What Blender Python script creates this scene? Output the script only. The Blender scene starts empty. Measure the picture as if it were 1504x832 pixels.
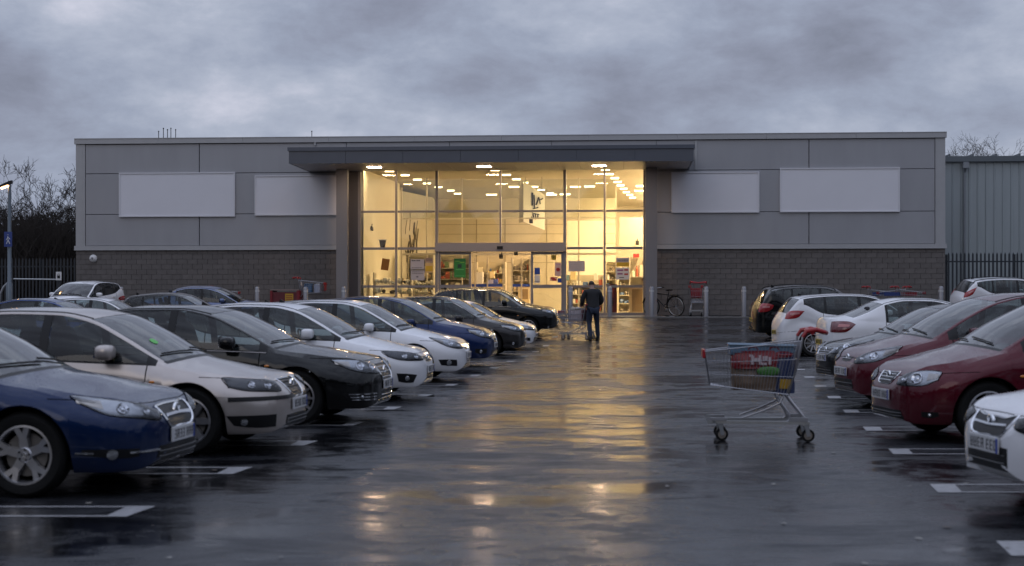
import bpy, bmesh, math, random
import numpy as np
from mathutils import Vector, Matrix
from mathutils.bvhtree import BVHTree

rnd = random.Random(7)
SC = bpy.context.scene
COL = SC.collection
PI = math.pi
R = math.radians
F = 2178.0          # focal length in photo pixels
CAMZ = 1.5

# ------------------------------------------------------------------ camera
cam = bpy.data.cameras.new('camera')
camo = bpy.data.objects.new('camera', cam); COL.objects.link(camo)
cam.sensor_width = 36.0
cam.lens = F / 1504 * 36
cam.shift_y = (438 - 416) / 1504
cam.clip_start = 0.1; cam.clip_end = 3000
camo.location = (0, 0, CAMZ); camo.rotation_euler = (PI / 2, 0, 0)
cam.dof.use_dof = True; cam.dof.focus_distance = 48; cam.dof.aperture_fstop = 2.6
SC.camera = camo

# ------------------------------------------------------------------ sky, sun
SUN_EL, SUN_AZ = R(9), R(200)
w = bpy.data.worlds.new('World'); SC.world = w; w.use_nodes = True
nt = w.node_tree; N = nt.nodes; Lk = nt.links; N.clear()
def wn(t, **k):
    n = N.new(t)
    for a, b in k.items(): setattr(n, a, b)
    return n
out = wn('ShaderNodeOutputWorld')
sky = wn('ShaderNodeTexSky', sky_type='NISHITA', sun_disc=False)
sky.sun_elevation = SUN_EL; sky.sun_rotation = SUN_AZ; sky.dust_density = 3.0
tc = wn('ShaderNodeTexCoord'); sep = wn('ShaderNodeSeparateXYZ')
Lk.new(tc.outputs['Generated'], sep.inputs[0])
def wm(op, a, b=None, c=None):
    n = wn('ShaderNodeMath', operation=op)
    for i, v in enumerate((a, b, c)):
        if v is None: continue
        if isinstance(v, (int, float)): n.inputs[i].default_value = v
        else: Lk.new(v, n.inputs[i])
    return n.outputs[0]
zz = wm('ADD', wm('ABSOLUTE', sep.outputs[2]), 0.42)
comb = wn('ShaderNodeCombineXYZ')
Lk.new(wm('DIVIDE', sep.outputs[0], zz), comb.inputs[0]); Lk.new(wm('DIVIDE', sep.outputs[1], zz), comb.inputs[1])
comb.inputs[2].default_value = 3.7
n1 = wn('ShaderNodeTexNoise'); n1.inputs['Scale'].default_value = 4.6; n1.inputs['Detail'].default_value = 8; n1.inputs['Roughness'].default_value = 0.52; n1.inputs['Distortion'].default_value = 0.1
n2 = wn('ShaderNodeTexNoise'); n2.inputs['Scale'].default_value = 13; n2.inputs['Detail'].default_value = 9; n2.inputs['Roughness'].default_value = 0.62; n2.inputs['Distortion'].default_value = 0.15
mp = wn('ShaderNodeMapping'); mp.inputs['Scale'].default_value = (1, 1, 2.1); mp.inputs['Location'].default_value = (1.3, 0.55, 0)
Lk.new(tc.outputs['Generated'], mp.inputs[0]); Lk.new(mp.outputs[0], n1.inputs['Vector']); Lk.new(mp.outputs[0], n2.inputs['Vector'])
cl0 = wm('ADD', wm('MULTIPLY', n1.outputs[0], 0.60), wm('MULTIPLY', n2.outputs[0], 0.40))
cl = wm('SUBTRACT', wm('ADD', cl0, 0.035), wm('MULTIPLY', wm('MINIMUM', wm('ABSOLUTE', sep.outputs[2]), 0.25), 0.22))
rp = wn('ShaderNodeValToRGB'); Lk.new(cl, rp.inputs[0])
e = rp.color_ramp.elements
e[0].position = 0.33; e[0].color = (0.150, 0.163, 0.215, 1)
e[1].position = 0.67; e[1].color = (0.44, 0.45, 0.53, 1)
for p_, c_ in ((0.41, (0.190, 0.208, 0.275, 1)), (0.49, (0.235, 0.265, 0.345, 1)), (0.57, (0.30, 0.33, 0.41, 1))):
    q = rp.color_ramp.elements.new(p_); q.color = c_
b1 = wn('ShaderNodeBackground'); zen = wn('ShaderNodeMapRange', interpolation_type='SMOOTHSTEP'); zen.inputs[1].default_value = 0.2; zen.inputs[2].default_value = 0.95; zen.inputs[3].default_value = 1.5; zen.inputs[4].default_value = 3.3
Lk.new(wm('ABSOLUTE', sep.outputs[2]), zen.inputs[0])     # an overcast sky is brightest overhead
Lk.new(zen.outputs[0], b1.inputs[1]); Lk.new(rp.outputs[0], b1.inputs[0])
b2 = wn('ShaderNodeBackground'); b2.inputs[1].default_value = 0.05; Lk.new(sky.outputs[0], b2.inputs[0])
mxs = wn('ShaderNodeMixShader'); mxs.inputs[0].default_value = 0.08
Lk.new(b1.outputs[0], mxs.inputs[1]); Lk.new(b2.outputs[0], mxs.inputs[2]); Lk.new(mxs.outputs[0], out.inputs[0])

sl = bpy.data.lights.new('sun', 'SUN'); sl.energy = 0.12; sl.angle = R(25); sl.color = (1.0, 0.93, 0.88)
so = bpy.data.objects.new('sun', sl); COL.objects.link(so)
so.rotation_euler = (R(68), 0, R(-20))

SC.view_settings.view_transform = 'Standard'; SC.view_settings.look = 'None'
SC.view_settings.exposure = 0.0; SC.view_settings.gamma = 1.0; SC.view_settings.use_curve_mapping = False
SC.render.engine = 'CYCLES'
cy = SC.cycles
cy.max_bounces = 7; cy.diffuse_bounces = 3; cy.glossy_bounces = 4; cy.transmission_bounces = 4; cy.transparent_max_bounces = 16
cy.use_denoising = True; cy.caustics_reflective = False; cy.caustics_refractive = False
cy.sample_clamp_indirect = 6.0

# ------------------------------------------------------------------ materials
MATS = {}
def mat(name, col=(0.5, 0.5, 0.5), rough=0.5, metal=0.0, noise=0.0, nscale=6.0, bump=0.0, bscale=60.0, emit=None, es=0.0, coat=0.0, spec=None, streak=None):
    if name in MATS: return MATS[name]
    m = bpy.data.materials.new(name); m.use_nodes = True
    t = m.node_tree; b = t.nodes['Principled BSDF']
    b.inputs['Base Color'].default_value = (*col, 1); b.inputs['Roughness'].default_value = rough; b.inputs['Metallic'].default_value = metal
    if coat: b.inputs['Coat Weight'].default_value = coat; b.inputs['Coat Roughness'].default_value = 0.05
    if spec is not None: b.inputs['Specular IOR Level'].default_value = spec
    if emit: b.inputs['Emission Color'].default_value = (*emit, 1); b.inputs['Emission Strength'].default_value = es
    tcn = t.nodes.new('ShaderNodeTexCoord')
    src = tcn.outputs['Object']
    if streak:
        mpn = t.nodes.new('ShaderNodeMapping'); mpn.inputs['Scale'].default_value = streak
        t.links.new(src, mpn.inputs[0]); src = mpn.outputs[0]
    if noise:
        n = t.nodes.new('ShaderNodeTexNoise'); n.inputs['Scale'].default_value = nscale; n.inputs['Detail'].default_value = 5
        t.links.new(src, n.inputs['Vector'])
        mx = t.nodes.new('ShaderNodeMix'); mx.data_type = 'RGBA'
        mx.inputs[6].default_value = (*[c * (1 - noise) for c in col], 1); mx.inputs[7].default_value = (*[min(1, c * (1 + noise)) for c in col], 1)
        t.links.new(n.outputs[0], mx.inputs[0]); t.links.new(mx.outputs[2], b.inputs['Base Color'])
    if bump:
        n = t.nodes.new('ShaderNodeTexNoise'); n.inputs['Scale'].default_value = bscale; n.inputs['Detail'].default_value = 4
        t.links.new(src, n.inputs['Vector'])
        bp_ = t.nodes.new('ShaderNodeBump'); bp_.inputs['Strength'].default_value = bump; bp_.inputs['Distance'].default_value = 0.01
        t.links.new(n.outputs[0], bp_.inputs['Height']); t.links.new(bp_.outputs[0], b.inputs['Normal'])
    MATS[name] = m
    return m

def glass_mat(name, tint, refl=1.0, rough=0.0, ior=1.5):
    if name in MATS: return MATS[name]
    m = bpy.data.materials.new(name); m.use_nodes = True; t = m.node_tree; t.nodes.clear()
    o = t.nodes.new('ShaderNodeOutputMaterial'); tr = t.nodes.new('ShaderNodeBsdfTransparent'); gl = t.nodes.new('ShaderNodeBsdfGlossy')
    fr = t.nodes.new('ShaderNodeFresnel'); mx = t.nodes.new('ShaderNodeMixShader'); mu = t.nodes.new('ShaderNodeMath')
    mu.operation = 'MULTIPLY'; mu.use_clamp = True; mu.inputs[1].default_value = refl
    fr.inputs[0].default_value = ior; tr.inputs[0].default_value = (*tint, 1); gl.inputs['Roughness'].default_value = rough
    t.links.new(fr.outputs[0], mu.inputs[0]); t.links.new(mu.outputs[0], mx.inputs[0])
    t.links.new(tr.outputs[0], mx.inputs[1]); t.links.new(gl.outputs[0], mx.inputs[2]); t.links.new(mx.outputs[0], o.inputs[0])
    MATS[name] = m
    return m

def paint_mat(name, col, metal=0.0, rough=0.32):
    """wet car paint: coloured coat, rain beads as bump on it"""
    if name in MATS: return MATS[name]
    m = bpy.data.materials.new(name); m.use_nodes = True; t = m.node_tree; b = t.nodes['Principled BSDF']
    b.inputs['Base Color'].default_value = (*col, 1); b.inputs['Metallic'].default_value = metal; b.inputs['Roughness'].default_value = rough
    b.inputs['Coat Weight'].default_value = 1.0; b.inputs['Coat IOR'].default_value = 1.40; b.inputs['Specular IOR Level'].default_value = 0.08
    tcn = t.nodes.new('ShaderNodeTexCoord')
    v = t.nodes.new('ShaderNodeTexVoronoi'); v.inputs['Scale'].default_value = 42; v.inputs['Randomness'].default_value = 1
    t.links.new(tcn.outputs['Object'], v.inputs['Vector'])
    mr = t.nodes.new('ShaderNodeMapRange'); mr.inputs[1].default_value = 0.0; mr.inputs[2].default_value = 0.33; mr.inputs[3].default_value = 1; mr.inputs[4].default_value = 0
    t.links.new(v.outputs['Distance'], mr.inputs[0])
    bw = t.nodes.new('ShaderNodeSeparateColor'); t.links.new(v.outputs['Color'], bw.inputs[0])
    gt = t.nodes.new('ShaderNodeMath'); gt.operation = 'GREATER_THAN'; gt.inputs[1].default_value = 0.45; t.links.new(bw.outputs[0], gt.inputs[0])
    geo = t.nodes.new('ShaderNodeNewGeometry'); sp = t.nodes.new('ShaderNodeSeparateXYZ'); t.links.new(geo.outputs['Normal'], sp.inputs[0])
    up = t.nodes.new('ShaderNodeMapRange'); up.inputs[1].default_value = 0.35; up.inputs[2].default_value = 0.8; t.links.new(sp.outputs[2], up.inputs[0])
    mu = t.nodes.new('ShaderNodeMath'); mu.operation = 'MULTIPLY'; t.links.new(mr.outputs[0], mu.inputs[0]); t.links.new(gt.outputs[0], mu.inputs[1])
    mu2 = t.nodes.new('ShaderNodeMath'); mu2.operation = 'MULTIPLY'; t.links.new(mu.outputs[0], mu2.inputs[0]); t.links.new(up.outputs[0], mu2.inputs[1])
    bp_ = t.nodes.new('ShaderNodeBump'); bp_.inputs['Strength'].default_value = 0.55; bp_.inputs['Distance'].default_value = 0.006
    t.links.new(mu2.outputs[0], bp_.inputs['Height']); t.links.new(bp_.outputs[0], b.inputs['Coat Normal']); t.links.new(bp_.outputs[0], b.inputs['Normal'])
    n = t.nodes.new('ShaderNodeTexNoise'); n.inputs['Scale'].default_value = 2.2; n.inputs['Detail'].default_value = 6; t.links.new(tcn.outputs['Object'], n.inputs['Vector'])
    mr2 = t.nodes.new('ShaderNodeMapRange'); mr2.inputs[3].default_value = 0.015; mr2.inputs[4].default_value = 0.10; mr2.inputs[1].default_value = .35; mr2.inputs[2].default_value = .7
    t.links.new(n.outputs[0], mr2.inputs[0]); t.links.new(mr2.outputs[0], b.inputs['Coat Roughness'])
    # road dirt low on the sides
    spo = t.nodes.new('ShaderNodeSeparateXYZ'); t.links.new(tcn.outputs['Object'], spo.inputs[0])
    dz = t.nodes.new('ShaderNodeMapRange'); dz.inputs[1].default_value = 0.5; dz.inputs[2].default_value = 0.2; dz.inputs[3].default_value = 0; dz.inputs[4].default_value = 0.5
    t.links.new(spo.outputs[2], dz.inputs[0])
    dm = t.nodes.new('ShaderNodeMath'); dm.operation = 'MULTIPLY'; t.links.new(dz.outputs[0], dm.inputs[0]); t.links.new(n.outputs[0], dm.inputs[1])
    mx = t.nodes.new('ShaderNodeMix'); mx.data_type = 'RGBA'; mx.inputs[6].default_value = (*col, 1); mx.inputs[7].default_value = (0.035, 0.032, 0.03, 1)
    t.links.new(dm.outputs[0], mx.inputs[0]); t.links.new(mx.outputs[2], b.inputs['Base Color'])
    MATS[name] = m
    return m

# ------------------------------------------------------------------ mesh helper
class MB:
    def __init__(s): s.v = []; s.f = []; s.m = []
    def add(s, vs, fs, mi=0):
        o = len(s.v); s.v += [tuple(p) for p in vs]; s.f += [tuple(i + o for i in f) for f in fs]; s.m += [mi] * len(fs); return s
    def box(s, c, d, mi=0, rot=None, taper=None):
        x, y, z = d[0] / 2, d[1] / 2, d[2] / 2
        vs = [Vector((a * x, b * y, e_ * z)) for e_ in (-1, 1) for b in (-1, 1) for a in (-1, 1)]
        if taper:
            for q in vs[4:]: q.x *= taper[0]; q.y *= taper[1]
        if rot is not None: vs = [rot @ q for q in vs]
        vs = [q + Vector(c) for q in vs]
        return s.add(vs, [(0, 2, 3, 1), (4, 5, 7, 6), (0, 1, 5, 4), (2, 6, 7, 3), (0, 4, 6, 2), (1, 3, 7, 5)], mi)
    def bx(s, x0, x1, y0, y1, z0, z1, mi=0):
        return s.box(((x0 + x1) / 2, (y0 + y1) / 2, (z0 + z1) / 2), (abs(x1 - x0), abs(y1 - y0), abs(z1 - z0)), mi)
    def tube(s, pts, r, n=6, mi=0, cap=True):
        pts = [Vector(p) for p in pts]; k = len(pts)
        rs = r if isinstance(r, (list, tuple)) else [r] * k
        vs = []; up = None
        for i, p in enumerate(pts):
            d = (pts[min(i + 1, k - 1)] - pts[max(i - 1, 0)])
            if d.length < 1e-9: d = Vector((0, 0, 1))
            d.normalize()
            if up is None: up = Vector((0, 0, 1)) if abs(d.z) < 0.9 else Vector((1, 0, 0))
            a = d.cross(up)
            if a.length < 1e-4: a = d.orthogonal()
            a.normalize(); b = a.cross(d).normalized(); up = b
            for j in range(n):
                t = 2 * PI * j / n
                vs.append(p + a * math.cos(t) * rs[i] + b * math.sin(t) * rs[i])
        fs = [(i * n + j, (i + 1) * n + j, (i + 1) * n + (j + 1) % n, i * n + (j + 1) % n) for i in range(k - 1) for j in range(n)]
        if cap: fs += [tuple(range(n)), tuple(reversed(range((k - 1) * n, k * n)))]
        return s.add(vs, fs, mi)
    def lathe(s, prof, n=24, mi=0, M=None):
        """prof: (radius, height) pairs round z, M: Matrix"""
        vs = []
        for r_, h in prof:
            for j in range(n):
                t = 2 * PI * j / n; q = Vector((r_ * math.cos(t), r_ * math.sin(t), h)); vs.append(M @ q if M else q)
        fs = [(i * n + j, i * n + (j + 1) % n, (i + 1) * n + (j + 1) % n, (i + 1) * n + j) for i in range(len(prof) - 1) for j in range(n)]
        return s.add(vs, fs, mi)
    def prism(s, poly, y0, y1, mi=0, axis='y'):
        """poly in (x,z), extruded along y"""
        n = len(poly)
        if axis == 'y': vs = [(a, y0, b) for a, b in poly] + [(a, y1, b) for a, b in poly]
        elif axis == 'z': vs = [(a, b, y0) for a, b in poly] + [(a, b, y1) for a, b in poly]
        else: vs = [(y0, a, b) for a, b in poly] + [(y1, a, b) for a, b in poly]
        fs = [tuple(range(n)), tuple(reversed(range(n, 2 * n)))] + [(i, i + n, (i + 1) % n + n, (i + 1) % n) for i in range(n)]
        return s.add(vs, fs, mi)
    def ell(s, c, r, mi=0, nu=12, nv=8, p=1.0, rot=None):
        vs = []
        def sp(x): return math.copysign(abs(x) ** p, x)
        for i in range(nv + 1):
            a = -PI / 2 + PI * i / nv
            for j in range(nu):
                t = 2 * PI * j / nu
                q = Vector((r[0] * sp(math.cos(a)) * sp(math.cos(t)), r[1] * sp(math.cos(a)) * sp(math.sin(t)), r[2] * sp(math.sin(a))))
                if rot is not None: q = rot @ q
                vs.append(q + Vector(c))
        fs = [(i * nu + j, i * nu + (j + 1) % nu, (i + 1) * nu + (j + 1) % nu, (i + 1) * nu + j) for i in range(nv) for j in range(nu)]
        return s.add(vs, fs, mi)
    def mesh(s, name, mats, smooth=False, bevel=0):
        me = bpy.data.meshes.new(name); me.from_pydata(s.v, [], s.f)
        for m_ in (mats if isinstance(mats, (list, tuple)) else [mats]): me.materials.append(m_)
        me.polygons.foreach_set('material_index', s.m)
        bm = bmesh.new(); bm.from_mesh(me); bmesh.ops.recalc_face_normals(bm, faces=bm.faces); bm.to_mesh(me); bm.free()
        if smooth:
            me.polygons.foreach_set('use_smooth', [True] * len(me.polygons))
            me.set_sharp_from_angle(angle=R(38))
        return me
    def build(s, name, mats, parent=None, smooth=False, loc=None, bevel=0):
        o = bpy.data.objects.new(name, s.mesh(name, mats, smooth)); COL.objects.link(o)
        if parent: o.parent = parent
        if loc is not None: o.location = loc
        if bevel:
            b = o.modifiers.new('bevel', 'BEVEL'); b.width = bevel; b.segments = 2; b.limit_method = 'ANGLE'
        return o

def tag(o, label, cat, group=None):
    o['label'] = label; o['category'] = cat
    if group: o['group'] = group
    return o
def empty(name, loc=(0, 0, 0), rz=0, label=None, cat=None, group=None):
    o = bpy.data.objects.new(name, None); COL.objects.link(o); o.location = loc; o.rotation_euler = (0, 0, rz); o.empty_display_size = 0.2
    if label: tag(o, label, cat, group)
    return o
def copy_tree(o, loc=None, rz=None, label=None, parent=None, kids=None):
    if kids is None:
        kids = {}
        for q in list(bpy.data.objects):
            if q.parent: kids.setdefault(q.parent.name, []).append(q)
    c = o.copy(); COL.objects.link(c); c.parent = parent
    if loc is not None: c.location = loc
    if rz is not None: c.rotation_euler = (0, 0, rz)
    if label: c['label'] = label
    for ch in kids.get(o.name, []): copy_tree(ch, parent=c, kids=kids)
    return c
def mirror_obj(o): pass

def pchip(pts):
    x = np.array([p[0] for p in pts], float); y = np.array([p[1] for p in pts], float)
    h = np.diff(x); d = np.diff(y) / h; m = np.zeros(len(x)); m[0] = d[0]; m[-1] = d[-1]
    for i in range(1, len(x) - 1):
        if d[i - 1] * d[i] > 0:
            w1 = 2 * h[i] + h[i - 1]; w2 = h[i] + 2 * h[i - 1]; m[i] = (w1 + w2) / (w1 / d[i - 1] + w2 / d[i])
    def f(t):
        t = min(max(t, x[0]), x[-1]); i = int(min(max(np.searchsorted(x, t) - 1, 0), len(x) - 2)); s = (t - x[i]) / h[i]
        return ((1 + 2 * s) * (1 - s) ** 2 * y[i] + s * (1 - s) ** 2 * h[i] * m[i] + s * s * (3 - 2 * s) * y[i + 1] + s * s * (s - 1) * h[i] * m[i + 1])
    return f

GZ = 0.73
def gz(y):
    t = min(1, max(0, (y - 42) / (58.5 - 42))); return GZ * t * t * (3 - 2 * t)
def at(px, d): return (px - 752) / F * d

# ------------------------------------------------------------------ ground
def asphalt():
    m = bpy.data.materials.new('wet_asphalt'); m.use_nodes = True; t = m.node_tree; b = t.nodes['Principled BSDF']
    tcn = t.nodes.new('ShaderNodeTexCoord'); P = tcn.outputs['Object']
    def noise(scale, det=5, rough=.55, sc=None, dist=0.0):
        n = t.nodes.new('ShaderNodeTexNoise'); n.inputs['Scale'].default_value = scale; n.inputs['Detail'].default_value = det; n.inputs['Roughness'].default_value = rough; n.inputs['Distortion'].default_value = dist
        if sc:
            mp_ = t.nodes.new('ShaderNodeMapping'); mp_.inputs['Scale'].default_value = sc; t.links.new(P, mp_.inputs[0]); t.links.new(mp_.outputs[0], n.inputs['Vector'])
        else: t.links.new(P, n.inputs['Vector'])
        return n.outputs[0]
    def mr(v, a, b_, c, d, clamp=True):
        n = t.nodes.new('ShaderNodeMapRange'); n.clamp = clamp
        for i, q in enumerate((a, b_, c, d)): n.inputs[i + 1].default_value = q
        t.links.new(v, n.inputs[0]); return n.outputs[0]
    def mt(op, a, b_):
        n = t.nodes.new('ShaderNodeMath'); n.operation = op
        for i, q in enumerate((a, b_)):
            if isinstance(q, (int, float)): n.inputs[i].default_value = q
            else: t.links.new(q, n.inputs[i])
        return n.outputs[0]
    big = noise(0.32, 6, .6, (1, 1.3, 1), .6)            # where water stands
    med = noise(1.6, 6, .62, (1, 1.5, 1), .4)
    fine = noise(90, 3, .6)
    wet = mr(mt('ADD', mt('MULTIPLY', big, .65), mt('MULTIPLY', med, .35)), .43, .53, 0, 1)
    rough = mt('ADD', mr(wet, 0, 1, 0.31, 0.10), mr(fine, .35, .65, -.06, .09))
    band = noise(1.1, 9, .72, (.8, 1.35, 1), .9)
    rough = mt('MAXIMUM', mt('ADD', rough, mr(band, .40, .60, -.07, .22)), 0.10)
    t.links.new(rough, b.inputs['Roughness'])
    cr = t.nodes.new('ShaderNodeMix'); cr.data_type = 'RGBA'
    cr.inputs[6].default_value = (0.015, 0.016, 0.019, 1); cr.inputs[7].default_value = (0.006, 0.0062, 0.0075, 1)
    t.links.new(wet, cr.inputs[0])
    sp = noise(45, 2, .7)
    c2 = t.nodes.new('ShaderNodeMix'); c2.data_type = 'RGBA'; c2.blend_type = 'MULTIPLY'; c2.inputs[0].default_value = 1
    g = t.nodes.new('ShaderNodeCombineColor'); v = mr(sp, .38, .68, .35, 2.6)
    for i in range(3): t.links.new(v, g.inputs[i])
    t.links.new(cr.outputs[2], c2.inputs[6]); t.links.new(g.outputs[0], c2.inputs[7])
    t.links.new(c2.outputs[2], b.inputs['Base Color'])
    b.inputs['IOR'].default_value = 1.38
    # bump: aggregate, drowned where the film is thick; long shallow undulation
    agg = noise(70, 3, .65)
    bs = mt('MULTIPLY', agg, mr(wet, 0, 1, 1.0, 0.10))
    und = noise(2.2, 2, .4, (0.7, 1.3, 1))
    h = mt('ADD', mt('MULTIPLY', bs, 0.0016), mt('MULTIPLY', und, 0.0014))
    bp_ = t.nodes.new('ShaderNodeBump'); bp_.inputs['Strength'].default_value = 1.0; bp_.inputs['Distance'].default_value = 1.0
    t.links.new(h, bp_.inputs['Height']); t.links.new(bp_.outputs[0], b.inputs['Normal'])
    return m
ASPH = asphalt()
ys = [-60, -20, 0, 20, 40] + [42 + 0.75 * i for i in range(23)] + [60, 75, 120, 300, 900]
xs = [-700, -120, -60, -30, 0, 30, 60, 120, 700]
g = MB(); vs = [(x, y, gz(y)) for y in ys for x in xs]; nx = len(xs)
g.add(vs, [(j * nx + i, j * nx + i + 1, (j + 1) * nx + i + 1, (j + 1) * nx + i) for j in range(len(ys) - 1) for i in range(nx - 1)])
ground = g.build('ground', ASPH, smooth=True); ground['kind'] = 'structure'

# painted bay markings: thin hairpins of two lines joined by a slanted cap
PAINT = mat('worn_white_paint', (0.36, 0.36, 0.37), 0.3, noise=.45, nscale=14, bump=.4, bscale=90)
def strip(mb, a, b, wdt):
    a = Vector(a); b = Vector(b); d = (b - a); n = Vector((-d.y, d.x)).normalized() * wdt / 2
    k = max(1, int(d.length / 1.0)); vs = []
    for i in range(k + 1):
        p = a + d * (i / k)
        for s_ in (-1, 1): q = p + n * s_; vs.append((q.x, q.y, gz(q.y) + 0.004))
    mb.add(vs, [(2 * i, 2 * i + 2, 2 * i + 3, 2 * i + 1) for i in range(k)])
for side, caps in ((-1, [10.62 - 2.5, 10.64, 13.1, 15.52, 17.9, 20.4, 23.0, 25.8, 28.9, 32, 35.2, 38.4, 41.6, 45, 48.5]), (1, [9.1 - 2.6, 9.1, 11.9, 14.7, 17.2, 19.85, 22.6, 25.4, 28.3, 31.2, 34.2, 37.4, 40.6, 44, 47.5])):
    for d in caps:
        if side < 0: xe = -2.62 + .108 * (d - 10.64)
        else: xe = 2.92 + .135 * (d - 9.1)
        mb = MB(); x2 = xe + side * 4.9
        y0, y1 = d - .46, d
        sk = .07 * side
        strip(mb, (xe + sk * -.3 + side * .09, y1), (x2, y1), .055); strip(mb, (xe - sk * .3 + side * .09, y0), (x2, y0), .055)
        vs = [(xe - .02, y0 - .03), (xe + side * .17, y0 - .03), (xe + side * .2 + .06, y1 + .03), (xe + .06, y1 + .03)]
        mb.add([(a, b, gz(b) + .0045) for a, b in vs], [(0, 1, 2, 3)])
        o = mb.build('bay_marking', PAINT, ground); o['kind'] = 'structure'
# ------------------------------------------------------------------ store building (local frame: x along facade, y inward, z up)
TH = R(4.1); CT, ST = math.cos(TH), math.sin(TH); BD = 62.0
def bu(px, v=0.0):
    k = (px - 752) / F; return (BD * k + v * (k * CT - ST)) / (CT + k * ST)
def bz(px, py, v=0.0):
    u = bu(px, v); return CAMZ + (438 - py) / F * (BD - u * ST + v * CT) - GZ
B = empty('store_building', (0, BD, GZ), -TH, 'long grey clad retail store with lit glass entrance, block plinth and flat canopy', 'store')
M_CLAD = mat('grey_cladding', (0.33, 0.335, 0.355), 0.42, metal=.1, noise=.10, nscale=1.1, bump=.05, bscale=30, streak=(1.6, 1.6, .35))
M_TRIM = mat('pale_grey_trim', (0.38, 0.385, 0.395), 0.4, metal=.1, noise=.08, nscale=3)
M_DARKCLAD = mat('canopy_fascia_blue_grey', (0.085, 0.095, 0.118), 0.35, metal=.2, noise=.1, nscale=2)
M_FRAME = mat('grey_brown_frame', (0.24, 0.225, 0.225), 0.4, metal=.4)
M_BLOCK = mat('grey_concrete_block', (0.145, 0.14, 0.14), 0.85, noise=.22, nscale=5, bump=.5, bscale=50)
M_MORT = mat('mortar', (0.108, 0.10, 0.095), 0.9, noise=.2, nscale=9)
M_BLACK = mat('black_gap', (0.01, 0.01, 0.012), 0.8)
M_BOARD = mat('white_sign_panel', (0.72, 0.72, 0.76), 0.38, noise=.04, nscale=1.2)
M_WHITE = mat('white_enamel', (0.7, 0.7, 0.7), 0.3)
M_GALV = mat('galvanised_steel', (0.42, 0.43, 0.44), 0.38, metal=.85, noise=.15, nscale=12)
uL, uR = bu(112), bu(1388)
gL, gR = bu(526), bu(948)
wL, wR = bu(509), bu(964)
zTop = bz(752, 200); zCop = bz(752, 207.5)
zs1 = bz(752, 252); zs2 = bz(752, 313); zs3 = bz(752, 360); zs4 = bz(752, 366)
DEPTH = 30
# solid backing (left, right and over the entrance)
mb = MB()
mb.bx(uL + .05, wL, .12, .4, -.3, zTop - .05); mb.bx(wR, uR - .05, .12, .4, -.3, zTop - .05); mb.bx(wL, wR, .12, .4, bz(752, 243), zTop - .05)
mb.bx(uL + .05, uL + .3, .4, DEPTH, -.3, zTop - .05); mb.bx(uR - .3, uR - .05, .4, DEPTH, -.3, zTop - .05); mb.bx(uL + .05, uR - .05, DEPTH, DEPTH + .3, -.3, zTop - .05)
mb.build('wall', M_CLAD, B)
MB().bx(uL + .3, uR - .3, .4, DEPTH, zTop - .5, zTop - .35).build('roof', mat('grey_roof_felt', (0.12, 0.12, 0.13), .8), B)
# cladding panels
zr = [(zs1 + .012, zCop - .03), (zs2 + .012, zs1 - .012), (zs3 + .012, zs2 - .012)]
cols = [(uL + .42, bu(293) - .018), (bu(293) + .018, wL - .01), (wR + .01, bu(1188) - .018), (bu(1188) + .018, uR - .42)]
for a, b in cols:
    for z0, z1 in zr: MB().bx(a, b, -.03, .115, z0, z1).build('cladding_panel', M_CLAD, B, bevel=.008)
for a, b in ((wL + .01, bu(660)), (bu(660) + .02, bu(810)), (bu(810) + .02, wR - .01)):
    MB().bx(a, b, -.03, .115, bz(752, 243), zCop - .03).build('cladding_panel', M_CLAD, B)
for a in (uL, uR - .40): MB().bx(a, a + .40, -.055, .115, zs4 + .05, zCop - .02).bx(a + .28 if a < 0 else a + .06, a + .30 if a < 0 else a + .08, -.06, -.05, zs4 + .1, zCop - .05).build('corner_trim', M_TRIM, B)
n = 10
for i in range(n):
    a = uL - .05 + (uR - uL + .1) * i / n; b = uL - .05 + (uR - uL + .1) * (i + 1) / n
    MB().bx(a + .004, b - .004, -.12, .45, zCop, zTop).bx(a + .004, b - .004, -.14, .47, zTop, zTop + .025).build('coping', M_TRIM, B)
for a, b in ((uL - .06, wL - .003), (wR + .003, uR + .06)):
    MB().bx(a, b, -.09, .11, zs4, zs3).bx(a, b, -.12, .1, zs4 - .02, zs4 + .002).build('flashing', M_TRIM, B)
# block plinth: separate blocks over a mortar bed, the 300 largest as parts, the rest as one
MB().bx(uL, wL, .012, .11, -.3, zs4 - .022).build('mortar_bed', M_MORT, B); MB().bx(wR, uR, .012, .11, -.3, zs4 - .022).build('mortar_bed', M_MORT, B)
BW, BH = .44, .215
blocks = []
for (a, b) in ((uL, wL), (wR, uR)):
    row = 0; z = .06
    while z < zs4 - .06:
        x = a - (BW / 2 if row % 2 else 0)
        hh = min(BH - .012, zs4 - .024 - z)
        while x < b - .02:
            x0, x1 = max(x, a + .002), min(x + BW - .012, b - .002)
            if x1 - x0 > .05 and hh > .05: blocks.append((x0, x1, z, z + hh, a > 0))
            x += BW
        z += BH; row += 1
full = [q for q in blocks if q[1] - q[0] > BW - .03 and q[3] - q[2] > BH - .02]
full.sort(key=lambda q: (not q[4], -q[2]))
bms = []
for k in range(4):
    m_ = mat('grey_concrete_block_%d' % k, tuple(c * (0.93 + .045 * k) for c in (0.142, 0.129, 0.122)), 0.85, noise=.22, nscale=5, bump=.6, bscale=45)
    bms.append(MB().box((0, 0, 0), (BW - .012, .05, BH - .012)).mesh('block', m_))
parts = set(id(q) for q in full[:290])
rest = MB()
for q in blocks:
    if id(q) in parts:
        o = bpy.data.objects.new('block', rnd.choice(bms)); COL.objects.link(o); o.parent = B
        o.location = ((q[0] + q[1]) / 2, rnd.uniform(-.002, .004), (q[2] + q[3]) / 2)
    else: j = rnd.uniform(-.002, .004); rest.bx(q[0], q[1], -.025 + j, .025 + j, q[2], q[3], rnd.randrange(4))
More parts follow.
